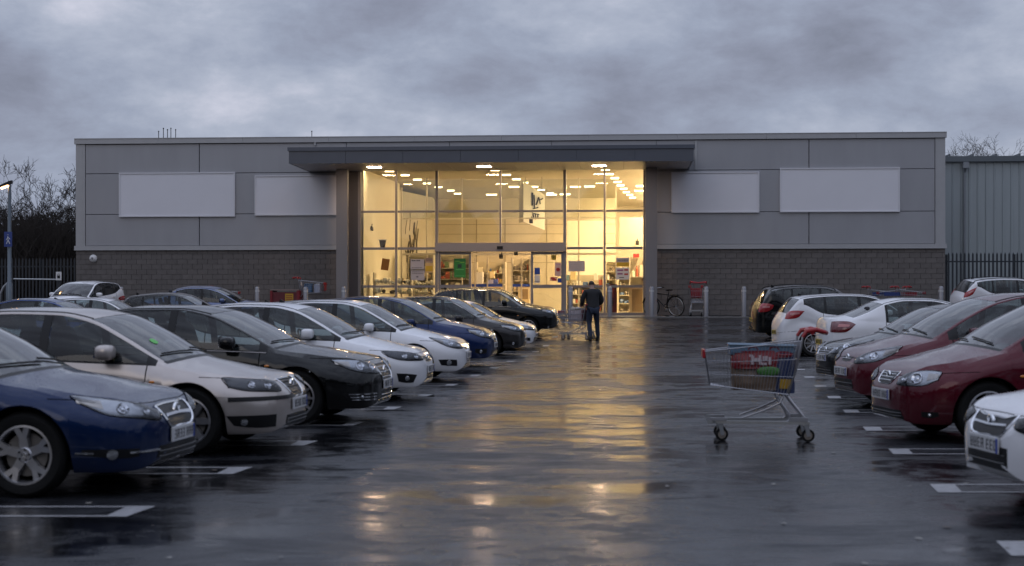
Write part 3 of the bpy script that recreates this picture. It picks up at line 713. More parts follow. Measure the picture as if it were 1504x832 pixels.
poster(624.5, 379, 636, 386, (.45, .3, .2), lines(.1, .9, (.2, .55), h=.15), 'small brownish strip notice above the yellow one')
poster(624.5, 386.5, 636, 401, (.64, .42, .16), [(.05, .3, .95, .85, YL)], 'cream notice with a solid yellow square')
poster(667, 380, 684, 408, GN, [(.3, .3, .65, .5, (.02, .05, .03)), (.1, .12, .5, .16, (.2, .45, .05)), (.5, .18, .9, .22, (.2, .45, .05)), (.15, .56, .85, .60, (.12, .42, .12)), (.1, .9, .9, .93, (.12, .42, .12))], 'green poster with a dark figure on the left door screen', 'poster')
poster(785, 393.5, 793, 403.5, BLU, [], 'solid blue sticker on the right door screen')
poster(785, 404.5, 793, 416, WH, [(.0, .75, 1, .82, DK)], 'white sticker under the solid blue one')
poster(809.5, 375, 817, 382, YL, [(.3, .25, .65, .7, (.3, .18, .02))], 'small square yellow sticker on the right door')
poster(815, 386, 824, 406, (.62, .42, .36), [(.2, .45, .85, .58, RD), (.3, .38, .75, .65, RD), (.1, .1, .9, .16, (.5, .3, .4))], 'pink poster with a red disc on the right door')
poster(808, 407, 818, 413, (.6, .35, .25), [(.1, .1, .7, .5, RD), (.3, .5, .95, .9, RD)], 'low red lettered sticker on the right door')
poster(819, 409, 824.5, 415.5, BLU, [], 'tiny blue sticker low on the right door')
poster(835, 383.5, 859, 399, (.50, .44, .42), lines(.08, .8, (.15, .35, .55, .75), c=(.36, .3, .3), h=.05), 'wide pale notice above the man on the window')
poster(905.5, 379, 924, 392, (.5, .45, .45), [(0, .5, 1, 1, YL)] + lines(.08, .92, (.2, .32), h=.07), 'grey notice with a broad yellow lower half at the right window')
poster(904.5, 393.5, 924.5, 411, WH, [(.1, .15, .55, .28, (.3, .1, .2)), (.62, .12, .9, .26, RD), (.12, .45, .5, .58, (.3, .1, .2)), (.62, .48, .9, .62, RD), (.25, .8, .6, .86, DK)], 'white notice with red lines under the yellow one')
# hanging sign
hv = 5.0
a, b = ipos(769, 326, hv), ipos(799, 271, hv)
hs = empty('hanging_sign', wxy(a.x, hv, a.z), -TH, 'white hanging sign with black brush lettering inside over the entrance', 'sign')
w_ = b.x - a.x; h = b.z - a.z
sk_ = .16
vs = [(0, 0, 0), (w_, .5, -sk_ * 2.2), (w_, .5, h - .45), (0, 0, h + .15)]
vs2 = [(x, y + .12, z) for x, y, z in vs]
MB().add(vs + vs2, [(0, 1, 2, 3), (7, 6, 5, 4), (0, 4, 5, 1), (1, 5, 6, 2), (2, 6, 7, 3), (3, 7, 4, 0)]).build('main_face', mat('sign_face', (.72, .68, .58), .5), hs)
MB().add([(-.02, 0, 0), (-.02, 0, h + .15), (-.26, .9, h + .3), (-.26, .9, 0), (-.02, .1, 0), (-.02, .1, h + .15), (-.26, 1.0, h + .3), (-.26, 1.0, 0)], [(0, 1, 2, 3), (7, 6, 5, 4), (0, 4, 5, 1), (1, 5, 6, 2), (2, 6, 7, 3), (3, 7, 4, 0)]).build('side_face', mat('sign_side', (.5, .45, .36), .5), hs)
mk = MB()
for x0, z0, x1, z1, t in ((.42, .50, .42, .85, .05), (.52, .45, .50, .80, .035), (.6, .55, .72, .78, .04), (.72, .78, .8, .6, .03), (.8, .72, .92, .78, .03), (.45, .42, .7, .5, .03), (.45, .28, .47, .16, .03), (.56, .3, .58, .16, .025), (.68, .3, .66, .18, .03), (.4, .3, .75, .31, .02)):
    p = lambda x, z: Vector((x * w_, x * .5 - .02, z * h - (x * .25)))
    mk.tube([p(x0, z0), p((x0 + x1) / 2 + .01, (z0 + z1) / 2), p(x1, z1)], t, 5)
mk.build('brush_lettering', M_BLACK, hs)
for x in (.1, w_ - .1): MB().tube([(x, .1, h - .3), (x, .1, ceilz - a.z)], .01, 4).build('hanger', M_BLACK, hs)
# wall sketch on the mural wall
sk = MB()
p0 = Vector((bu(594, 9.4), 9.3, 0)); p1 = Vector((bu(634, 13.8), 13.7, 0)); dirv = p1 - p0
r_ = random.Random(5)
def mp_(s, z): q = p0 + dirv * s; return (q.x - .03, q.y - .06, z)
for k in range(16):
    s0 = r_.uniform(.05, .6); z0 = r_.uniform(2.6, 5.2)
    sk.tube([mp_(s0, z0), mp_(s0 + r_.uniform(-.08, .08), z0 - r_.uniform(.3, .7)), mp_(s0 + r_.uniform(-.1, .14), z0 - r_.uniform(.8, 1.6))], r_.choice([.015, .025, .035]), 4)
sk.build('wall_sketch', mat('sketch_ink', (.08, .07, .06), .7), B)
def cctv(px, py, v, lab):
    p = ipos(px, py, v); o = empty('cctv_camera', wxy(p.x, p.y, p.z), -TH, lab, 'camera', 'cameras inside the entrance')
    MB().box((0, 0, 0), (.16, .28, .12), 0, Matrix.Rotation(-.3, 3, 'X')).build('body', M_BLACK, o)
    MB().tube([(0, .1, .05), (0.02, .15, .2)], .025, 6).build('bracket', M_BLACK, o); MB().lathe([(.05, 0), (.05, .05), (.03, .05)], 10, M=Matrix.Translation((0, -.15, -.04)) @ RX).build('lens', M_BLACK, o)
cctv(545, 336, 2.0, 'black camera on the bright cream wall at the left of the window'); cctv(780, 325, 4.6, 'small camera under the hanging white sign'); cctv(736, 377, 2.3, 'dark sensor camera hanging left of the doorway middle'); cctv(758, 372, 2.3, 'dark sensor camera hanging at the right of the doorway'); cctv(936, 357, 6.6, 'small camera before the white bulkhead at the right')
lt = MB().prism([(-.14, 0), (.14, 0), (.08, -.35), (-.08, -.35)], -.1, .12)
p = ipos(562, 353, 2.0); o = empty('wall_light', wxy(*p), -TH, 'dark tapered wall light on the cream side wall', 'wall light'); lt.build('shade', M_BLACK, o); MB().bx(-.2, .2, -.12, .14, 0, .03).build('cap', M_WHITE, o)
# ------------------------------------------------------------------ cars
M_CGL = glass_mat('car_window_glass', (0.50, 0.57, 0.57), 1.4)
M_WGL = glass_mat('windscreen_glass', (0.40, 0.47, 0.48), 1.9, rough=.06)
M_LENS = glass_mat('lamp_lens', (0.85, 0.87, 0.9), 1.3)
M_BLK = mat('black_plastic', (0.008, 0.008, 0.009), 0.38, spec=.3, bump=.15, bscale=120)
M_RUB = mat('tyre_rubber', (0.008, 0.008, 0.008), 0.7, spec=.2, bump=.4, bscale=80)
M_LINER = mat('arch_liner', (0.003, 0.003, 0.003), 0.95, spec=.05)
M_CHR = mat('chrome', (0.75, 0.76, 0.78), 0.08, metal=1.0)
M_ALLOY = mat('alloy_wheel', (0.52, 0.52, 0.54), 0.28, metal=.9, noise=.12, nscale=9)
M_DALLOY = mat('dark_alloy', (0.16, 0.16, 0.17), 0.3, metal=.8)
M_HLB = mat('headlamp_bowl', (0.5, 0.51, 0.53), 0.2, metal=.8)
M_HLD = mat('headlamp_dark_bowl', (0.07, 0.072, 0.078), 0.22, metal=.6)
M_HLX = mat('headlamp_reflector', (0.85, 0.85, 0.87), 0.1, metal=1.0)
M_AMB = mat('amber_lens', (0.7, 0.22, 0.02), 0.2, coat=1)
M_RED = mat('red_tail_lens', (0.32, 0.008, 0.012), 0.15, coat=1)
M_RED2 = mat('dark_red_tail_lens', (0.12, 0.004, 0.008), 0.15, coat=1)
M_SEAT = mat('dark_seat_cloth', (0.03, 0.03, 0.034), 0.85)
M_DASH = mat('dashboard', (0.02, 0.02, 0.022), 0.6)
M_PLW = mat('white_number_plate', (0.55, 0.55, 0.56), 0.35)
M_PLY = mat('yellow_number_plate', (0.55, 0.40, 0.05), 0.35)
M_BLUEPL = mat('plate_blue_band', (0.02, 0.06, 0.35), 0.4)
M_SILLB = M_BLK

def fsup(d, a, n):
    u = min(1.0, max(0.0, d / a)); return (1 - (1 - u) ** n) ** (1 / n)
BASES = {
 'hatch': dict(L=4.15, W=1.76, oh=.86, wb=2.56, cowl=1.12, rf=1.92, top=[(0, .70), (.35, .80), (.8, .885), (1.10, .945), (1.16, .975), (1.55, 1.21), (1.92, 1.385), (2.25, 1.45), (2.7, 1.46), (3.25, 1.42), (3.6, 1.36), (3.82, 1.18), (3.98, 1.0), (4.08, .9), (4.15, .82)],
    belt=[(0, .60), (.5, .73), (1.12, .875), (2.0, .91), (2.9, .955), (3.2, 1.0), (3.6, 1.13), (3.8, 1.08), (3.95, .96), (4.15, .75)], rw=(3.62, 3.97), side=(1.28, 2.32, 3.14, 3.56), nose=(.82, 3.0, .30, 2.3), tail=(.42, 3.2, .10, 2.2), door=(1.27, 2.32, 3.20), hz=.20),
 'sedan': dict(L=4.62, W=1.82, oh=.92, wb=2.70, cowl=1.20, rf=2.05, top=[(0, .68), (.4, .79), (.8, .87), (1.18, .93), (1.24, .955), (1.65, 1.19), (2.05, 1.36), (2.45, 1.43), (2.9, 1.435), (3.3, 1.37), (3.7, 1.20), (4.0, 1.06), (4.15, 1.02), (4.45, .985), (4.62, .93)],
    belt=[(0, .60), (.5, .72), (1.2, .865), (2.1, .90), (3.1, .94), (3.9, .97), (4.62, .84)], rw=(3.36, 3.98), side=(1.38, 2.46, 3.34, None), nose=(.85, 3.0, .32, 2.3), tail=(.5, 3.0, .12, 2.2), door=(1.36, 2.46, 3.36), hz=.19),
 'suv': dict(L=4.4, W=1.84, oh=.88, wb=2.65, cowl=1.14, rf=1.92, top=[(0, .86), (.35, .97), (.8, 1.05), (1.12, 1.10), (1.18, 1.125), (1.55, 1.37), (1.92, 1.57), (2.3, 1.64), (2.8, 1.65), (3.4, 1.62), (3.85, 1.55), (4.08, 1.33), (4.2, 1.15), (4.3, 1.02), (4.4, .92)],
    belt=[(0, .76), (.5, .88), (1.14, 1.02), (2.0, 1.06), (3.0, 1.09), (3.3, 1.13), (3.85, 1.36), (4.0, 1.3), (4.18, 1.1), (4.4, .85)], rw=(3.88, 4.19), side=(1.30, 2.36, 3.24, 3.8), nose=(.85, 2.9, .28, 2.4), tail=(.38, 3.4, .10, 2.2), door=(1.29, 2.36, 3.3), hz=.26),
 'mpv': dict(L=4.2, W=1.76, oh=.84, wb=2.62, cowl=1.02, rf=1.98, top=[(0, .72), (.35, .84), (.7, .93), (1.0, .995), (1.06, 1.02), (1.5, 1.28), (1.98, 1.49), (2.4, 1.57), (2.9, 1.58), (3.5, 1.53), (3.8, 1.44), (3.95, 1.25), (4.06, 1.05), (4.12, .95), (4.2, .85)],
    belt=[(0, .62), (.5, .77), (1.05, .93), (2.0, .97), (3.0, 1.0), (3.3, 1.04), (3.7, 1.18), (3.9, 1.1), (4.05, 1.0), (4.2, .8)], rw=(3.82, 4.04), side=(1.34, 2.32, 3.18, 3.66), nose=(.84, 2.9, .32, 2.2), tail=(.40, 3.2, .10, 2.2), door=(1.26, 2.32, 3.24), hz=.20),
}

class Body: pass
def make_shell(sp):
    L, W = sp['L'], sp['W']; X0 = L / 2
    hs_ = sp.get('hs', 1.0)
    ftop = pchip(sp['top']); fbelt = pchip(sp['belt'])
    aw, nw, az, nz = sp['nose']; tw, tn, tz, tnz = sp['tail']
    zm, zs0 = sp.get('zm', .44), sp['hz']
    wr, Ra = sp.get('wr', .325), sp.get('wr', .325) + .045
    wf, wb_ = sp['oh'], sp['oh'] + sp['wb']
    cw, rfr = sp['cowl'], sp['rf']; rw0, rw1 = sp['rw']; s0, sB, s2, s3 = sp['side']; dF, dB, dR = sp['door']
    st = set()
    for k in range(1, 17): f = k / 16; st.add(round(aw * (1 - (1 - f ** nw) ** (1 / nw)) if f < 1 else aw, 4))
    for k in range(1, 9): f = k / 8; st.add(round(az * (1 - (1 - f ** nz) ** (1 / nz)), 4))
    for k in range(1, 13): f = k / 12; st.add(round(L - tw * (1 - (1 - f ** tn) ** (1 / tn)), 4))
    for k in range(1, 7): f = k / 6; st.add(round(L - tz * (1 - (1 - f ** tnz) ** (1 / tnz)), 4))
    st.add(.002); st.add(L - .002)
    for c in (wf, wb_):
        for q in (1.0, .985, .95, .88, .78, .62, .42, .2, 0):
            for s_ in (-1, 1): st.add(round(c + s_ * q * Ra, 4))
        st.add(round(c - Ra - .002, 4)); st.add(round(c + Ra + .002, 4))
    sw = .006
    seams = [dF, dB, dR]
    for s_ in seams: st.add(s_ - sw); st.add(s_ + sw)
    winx = [s0, sB - .045, sB + .045, s2 - .03]
    if s3: winx += [s2 + .03, s3]
    for q in winx + [cw, cw + .03, rfr, rw0, rw1, cw - .015]: st.add(q)
    st = sorted(q for q in st if 0 < q < L)
    key = set(seams + winx)
    S = [st[0]]
    for q in st[1:]:
        if q - S[-1] < .0035: continue
        while q - S[-1] > .075: S.append(S[-1] + min(.07, (q - S[-1]) / math.ceil((q - S[-1]) / .07)))
        S.append(q)
    S = np.array(S); nS = len(S)
    NA = 15; NW = 9; ND = 12
    NJ = 2 + NA + NW + ND
    V = np.zeros((nS, NJ, 3))
    info = []
    for i, d in enumerate(S):
        e_ = L - d
        fw = fsup(d, aw, nw) * fsup(e_, tw, tn)
        fzn = fsup(d, az, nz) * 1.0; fzt = fsup(e_, tz, tnz)
        fb = fsup(d, .20, 2.6) * fsup(e_, .16, 2.4)
        hw = W / 2 * (fw) * (1 - .035 * max(0, (d / L - .55)) ** 1)
        zt_ = ftop(d) * hs_
        zm_t = zm if d < L / 2 else zm + .12
        zt_ = zm_t + (zt_ - zm_t) * min(fzn, fzt)
        zs = zm + (zs0 - zm) * fb
        crown = (.05 if not (rw0 < d < rw1) else .06) * min(1, fw * 1.0) * min(1, d / .5)
        zd = zt_ - crown * fw
        zb = min(fbelt(d) * hs_, zd - .018)
        zb = zs + (zb - zs) if zb > zs + .05 else zs + .05 * fw
        za = zs
        for c in (wf, wb_):
            if abs(d - c) < Ra + 1e-5: za = max(za, wr + math.sqrt(max(0, Ra * Ra - (d - c) ** 2)))
        za = min(za, zb - .04)
        cab = min(1, max(0, (d - cw + .1) / .5)) * min(1, max(0, (sp.get('cabend', rw1) - d + .12) / .4))
        tuck = (.085 - .045 * cab) * fw
        tum = sp.get('tum', .36)
        flare = 0
        for c in (wf, wb_): flare = max(flare, .018 * math.exp(-((d - c) / .42) ** 4))
        def ys_(z):
            y = hw
            lo = zs + .30
            if z < lo: y -= .075 * fw * ((lo - z) / .30) ** 2
            hi = zb - .18
            if z > hi: y -= tuck * ((z - hi) / .18) ** 2
            y -= .020 * fw * math.exp(-((z - (zs + .60 * (zb - zs))) / .07) ** 2) * cab   # scooped waist
            y += flare * math.exp(-((z - wr - .25) / .25) ** 2) * fw
            return max(.0005, y)
        ysh = ys_(zb)
        yd = max(.0004, ysh - (.03 + .035 * (1 - cab)) * fw - tum * max(0, zd - zb) * fw)
        row = []
        row.append((max(0.0003, hw - .34 * fw) if (d > .32 and e_ > .3) else 0.0, za)); 
        row.append((max(.0003, ys_(za) - .012 * fw), za))
        for k in range(NA):
            t = k / (NA - 1); z = za + (zb - za) * t
            row.append((ys_(z), z))
        hgt = math.hypot(zd - zb, ysh - yd)
        tr = min(.16, .022 / max(hgt, .02)); tr2 = min(.2, .04 / max(hgt, .02))
        ts = [tr] + [tr + (1 - tr - tr2) * q / (NW - 4) for q in range(1, NW - 3)] + [1 - tr2 * .0 - tr2 + tr2 * .55, 1 - tr2 * .2, 1.0]
        ts = ts[:NW] if len(ts) >= NW else ts
        for t in ts:
            bulge = .022 * math.sin(PI * t) * cab
            row.append((ysh + (yd - ysh) * t + bulge, zb + (zd - zb) * t))
        a = min(.3, .035 / max(yd, .03)); b = min(.5, .07 / max(yd, .03))
        us = [a * .4, a, b] + [b + (1 - b) * q / (ND - 3) for q in range(1, ND - 2)]
        for u in us:
            y = yd * (1 - u); row.append((y, zd + (zt_ - zd) * (1 - (1 - u) ** 2)))
        bow = 0
        if d < rfr + .5 and d > .5:
            bow = .13 * min(1, max(0, (d - .5) / .5)) * min(1, max(0, (rfr + .5 - d) / .5))
        bowr = -.09 * min(1, max(0, (d - rw0 + .5) / .4)) * min(1, max(0, (L - d) / .25)) if d > rw0 - .5 else 0
        for j in range(NJ):
            y, z = row[j]
            x = X0 - d
            if j >= 2 + NA + NW - 1 and yd > .01:
                q = 1 - min(1, y / yd) ** 2; x += (bow + bowr) * q
            V[i, j] = (x, -y, z)
        info.append(dict(d=d, zb=zb, zd=zd, hgt=zd - zb, za=za, zs=zs))
    jb = 2 + NA - 1        # belt row
    jd = 2 + NA + NW - 1   # rail row
    nV = nS * NJ
    Vr = V.reshape(-1, 3); Vm = Vr * np.array([1, -1, 1])
    allv = np.vstack([Vr, Vm])
    # centre row shared: snap y to 0
    for i in range(nS): allv[i * NJ + NJ - 1, 1] = 0
    def vid(i, j, side):
        if j == NJ - 1: return i * NJ + j
        return i * NJ + j + (nV if side else 0)
    # recess seams
    for s_ in seams:
        pass
    G = {}
    faces = []; grp = []
    wz0 = jb + 1; wz1 = jd - 2
    for side in (0, 1):
        for i in range(nS - 1):
            dm = (S[i] + S[i + 1]) / 2; inf = info[i]
            for j in range(NJ - 1):
                f = (vid(i, j, side), vid(i, j + 1, side), vid(i + 1, j + 1, side), vid(i + 1, j, side))
                if side: f = f[::-1]
                g = 'body'
                if j == 0: g = 'liner' if (dm > .2 and dm < L - .16) else 'under'
                elif j < jb:
                    if any(abs(dm - s_) < sw * .9 for s_ in seams) and j > 4: g = 'seam'
                    elif dF < dm < dB and j > 3: g = 'door_front%d' % side
                    elif dB < dm < dR and j > 3: g = 'door_rear%d' % side
                elif j < jd:
                    inwin = wz0 <= j < wz1
                    if s0 - .12 < dm < (s3 or s2) + .02 and inf['hgt'] > .05:
                        g = 'trim' if j < wz1 + 0 else 'body'
                        if inwin:
                            if s0 <= dm <= sB - .045: g = 'side_window_f%d' % side
                            elif sB + .045 <= dm <= s2 - .03: g = 'side_window_r%d' % side
                            elif s3 and s2 + .03 <= dm <= s3: g = 'side_window_q%d' % side
                else:
                    ju = j - jd
                    if cw + .03 < dm < rfr and ju >= 2: g = 'windscreen'
                    elif cw - .015 < dm <= cw + .03 and ju >= 1: g = 'trim'
                    elif rw0 < dm < rw1 and ju >= 2: g = 'rear_window'
                    elif .22 < dm <= cw - .015 and ju >= 1: g = 'bonnet'
                    elif .20 < dm <= .22 or (dm < cw - .015 and dm > .22 and False): g = 'body'
                faces.append(f); grp.append(g)
    faces_np = np.array(faces)
    # normals
    P = allv
    nrm = np.cross(P[faces_np[:, 2]] - P[faces_np[:, 0]], P[faces_np[:, 3]] - P[faces_np[:, 1]])
    vn = np.zeros_like(P)
    keep = np.array([g != 'liner' for g in grp])
    for k in range(4): np.add.at(vn, faces_np[keep][:, k], nrm[keep])
    ln = np.linalg.norm(vn, axis=1); ln[ln < 1e-12] = 1; vn = vn / ln[:, None]
    # orientation
    mid = faces_np[len(faces) // 4]
    cidx = (nS // 2) * NJ + 8
    if vn[cidx, 1] > 0:
        vn = -vn; faces_np = faces_np[:, ::-1]
    for i_, d_ in ((0, .0008), (nS - 1, L - .0008)):
        for off_ in (0, nV):
            sl_ = slice(i_ * NJ + off_, (i_ + 1) * NJ + off_); P[sl_, 1] = 0; P[sl_, 2] = P[i_ * NJ + 6, 2]; P[sl_, 0] = X0 - d_
    b = Body(); b.P = P; b.N = vn; b.faces = faces_np; b.grp = np.array(grp); b.L = L; b.W = W; b.S = S; b.info = info; b.sp = sp; b.X0 = X0
    vis = b.grp != 'liner'
    b.bvh = BVHTree.FromPolygons([Vector(p) for p in P], [tuple(int(x) for x in f) for f in b.faces[vis]])
    return b

def sub_mesh(b, names, name, mats, matidx=None, inset=0.0):
    sel = np.isin(b.grp, names); fs = b.faces[sel]
    if len(fs) == 0: return None
    used, inv = np.unique(fs, return_inverse=True); inv = inv.reshape(fs.shape)
    pts = b.P[used] - b.N[used] * inset
    me = bpy.data.meshes.new(name)
    me.from_pydata([tuple(p) for p in pts], [], [tuple(int(q) for q in f) for f in inv])
    for m_ in mats: me.materials.append(m_)
    if matidx:
        gs = b.grp[sel]; me.polygons.foreach_set('material_index', [matidx.get(g, 0) for g in gs])
    me.polygons.foreach_set('use_smooth', [True] * len(me.polygons))
    me.normals_split_custom_set_from_vertices([tuple(n) for n in b.N[used]])
    return me

def cat_curve(pts, n):
    pts = [np.array(p, float) for p in pts]
    if len(pts) == 2: return [pts[0] + (pts[1] - pts[0]) * t for t in np.linspace(0, 1, n)]
    o = []; m_ = len(pts) - 1
    for t in np.linspace(0, m_, n):
        i = min(int(t), m_ - 1); s = t - i
        p0 = pts[max(i - 1, 0)]; p1 = pts[i]; p2 = pts[i + 1]; p3 = pts[min(i + 2, m_)]
        o.append(.5 * ((2 * p1) + (-p0 + p2) * s + (2 * p0 - 5 * p1 + 4 * p2 - p3) * s * s + (-p0 + 3 * p1 - 3 * p2 + p3) * s ** 3))
    return o
def caster(b, mode):
    """returns function (a, z) -> (point, normal) on the shell"""
    nose = b.X0; tail = -b.X0
    def f(a, z, side=-1):
        if mode in ('front', 'rear') and abs(a) < .004: a = .004
        if mode in ('nose', 'tail') and abs(a) < .25: a = .25
        if mode == 'nose': t = R(a); o = Vector((nose - 1.2, 0, z)); d = Vector((math.cos(t), side * math.sin(t), 0))
        elif mode == 'tail': t = R(a); o = Vector((tail + 1.2, 0, z)); d = Vector((-math.cos(t), side * math.sin(t), 0))
        elif mode == 'front': o = Vector((nose - 1, a, z)); d = Vector((1, 0, 0))
        elif mode == 'rear': o = Vector((tail + 1, a, z)); d = Vector((-1, 0, 0))
        elif mode == 'side': o = Vector((a, 0, z)); d = Vector((0, side, 0))
        elif mode == 'top': o = Vector((a, side * z, 0)); d = Vector((0, 0, 1))
        h = b.bvh.ray_cast(o + d * 4, -d)
        if h[0] is None: return o + d * 1.2, d
        n = h[1]
        if n.dot(d) < 0: n = -n
        return h[0], n
    return f
def patch(mb, b, mode, top, bot, off=.006, mi=0, side=-1, nu=14, nv=5, thick=.014, fn=None):
    f = caster(b, mode); T = cat_curve(top, nu); Bo = cat_curve(bot, nu)
    vs = []; vi_ = []
    for i in range(nu):
        for j in range(nv):
            q = T[i] + (Bo[i] - T[i]) * j / (nv - 1)
            p, n = f(q[0], q[1], side)
            o_ = off
            if fn: o_ = fn(i / (nu - 1), j / (nv - 1))
            vs.append(p + n * o_); vi_.append(p + n * (min(off, 0) - thick))
    fs = [(i * nv + j, i * nv + j + 1, (i + 1) * nv + j + 1, (i + 1) * nv + j) for i in range(nu - 1) for j in range(nv - 1)]
    per = [i * nv for i in range(nu)] + [(nu - 1) * nv + j for j in range(1, nv)] + [i * nv + nv - 1 for i in range(nu - 2, -1, -1)] + [j for j in range(nv - 2, 0, -1)]
    k = len(vs); vs2 = vs + [vi_[p] for p in per]; m_ = len(per)
    fs += [(per[q], per[(q + 1) % m_], k + (q + 1) % m_, k + q) for q in range(m_)]
    mb.add(vs2, fs, mi)
    return vs
def line_on(b, mode, pts, r, side=-1, n=16, off=.0, mb=None, mi=0, nt=5):
    f = caster(b, mode); c = cat_curve(pts, n); P = []
    for q in c:
        p, nn = f(q[0], q[1], side); P.append(p + nn * off)
    return (mb or MB()).tube(P, r, nt, mi)

# --- wheels
WHEELS = {}
def wheel_meshes(style, wr=.325):
    k = (style, wr)
    if k in WHEELS: return WHEELS[k]
    wd = .205; rr = wr * .70
    t = MB()
    prof = [(rr, -wd / 2 + .01), (rr + .03, -wd / 2), (wr - .035, -wd / 2 - .002), (wr - .008, -wd / 2 + .02), (wr, -wd / 2 + .05), (wr, wd / 2 - .05), (wr - .008, wd / 2 - .02), (wr - .035, wd / 2 + .002), (rr + .03, wd / 2), (rr, wd / 2 - .01), (rr - .012, wd / 2 - .02), (rr - .012, -wd / 2 + .02), (rr, -wd / 2 + .01)]
    t.lathe(prof, 40)
    tm = t.mesh('tyre', M_RUB, True)
    r_ = MB()
    zf = -wd / 2 + .018
    r_.lathe([(rr - .002, zf - .012), (rr - .018, zf - .014), (rr - .026, zf + .0), (rr - .03, zf + .12)], 40)
    def spoke(a, r0, r1, w0, w1, z0, z1, mi=0, da=0):
        c, s = math.cos(a), math.sin(a); c2, s2 = math.cos(a + da), math.sin(a + da)
        def pt(rr_, cc, ss, off, z): return (cc * rr_ - ss * off, ss * rr_ + cc * off, z)
        vs = [pt(r0, c, s, -w0, z0), pt(r0, c, s, w0, z0), pt(r1, c2, s2, w1, z1), pt(r1, c2, s2, -w1, z1)]
        vs += [(x * 1.0, y, z + .035) for x, y, z in [pt(r0, c, s, -w0 * 1.15, z0), pt(r0, c, s, w0 * 1.15, z0), pt(r1, c2, s2, w1 * 1.15, z1), pt(r1, c2, s2, -w1 * 1.15, z1)]]
        r_.add(vs, [(0, 1, 2, 3), (0, 4, 5, 1), (1, 5, 6, 2), (2, 6, 7, 3), (3, 7, 4, 0)], mi)
    hubz = zf + .012
    if style == 'y5':
        for k_ in range(5):
            a = 2 * PI * k_ / 5 + PI / 2
            spoke(a, .03, rr * .55, .034, .032, hubz, hubz - .006)
            spoke(a, rr * .5, rr - .02, .022, .022, hubz - .007, zf - .008, da=.20); spoke(a, rr * .5, rr - .02, .022, .022, hubz - .0075, zf - .008, da=-.20)
    elif style == 'w5':
        for k_ in range(5):
            a = 2 * PI * k_ / 5 + .3
            spoke(a - .07, .04, rr - .02, .03, .026, hubz, zf - .008, da=-.13); spoke(a + .07, .04, rr - .02, .03, .026, hubz + .001, zf - .008, da=.13)
    elif style == 's10':
        for k_ in range(10): spoke(2 * PI * k_ / 10, .03, rr - .02, .016, .012, hubz, zf - .008)
    elif style == 's7':
        for k_ in range(7): spoke(2 * PI * k_ / 7 + .2, .03, rr - .02, .03, .028, hubz, zf - .008)
    else:
        for k_ in range(5): spoke(2 * PI * k_ / 5 + .5, .03, rr - .02, .035, .045, hubz, zf - .008)
    r_.lathe([(0, zf), (.05, zf + .002), (.06, zf + .012), (.062, zf + .05)], 20)
    for k_ in range(5):
        a = 2 * PI * k_ / 5 + .6; r_.lathe([(0, 0), (.009, 0), (.009, .012)], 8, 1, Matrix.Translation((.042 * math.cos(a), .042 * math.sin(a), zf - .003)))
    r_.lathe([(0, .0), (.022, .001), (.024, .006)], 14, 2, Matrix.Translation((0, 0, zf - .006)))
    rm = r_.mesh('rim', [M_ALLOY, M_BLK, M_CHR], True)
    d_ = MB(); d_.lathe([(.05, 0), (rr * .72, 0), (rr * .72, .02), (.05, .02)], 28, 0, Matrix.Translation((0, 0, -.03))).lathe([(0, .05), (rr - .015, .05)], 28, 1)
    dm = d_.mesh('brake_disc', [mat('brake_steel', (.18, .17, .16), .45, metal=.8), M_LINER])
    WHEELS[k] = (tm, rm, dm); return WHEELS[k]

SEAT = None
def seat_mesh():
    global SEAT
    if SEAT: return SEAT
    s = MB(); s.ell((0, 0, .08), (.27, .25, .09), p=.55, nu=14, nv=8)
    s.ell((-.27, 0, .42), (.08, .25, .36), p=.5, nu=14, nv=10, rot=Matrix.Rotation(-.28, 3, 'Y'))
    s.ell((-.40, 0, .80), (.05, .13, .10), p=.6, nu=12, nv=8, rot=Matrix.Rotation(-.2, 3, 'Y')).tube([(-.38, -.05, .65), (-.4, -.05, .74)], .008).tube([(-.38, .05, .65), (-.4, .05, .74)], .008)
    SEAT = s.mesh('seat', M_SEAT, True); return SEAT

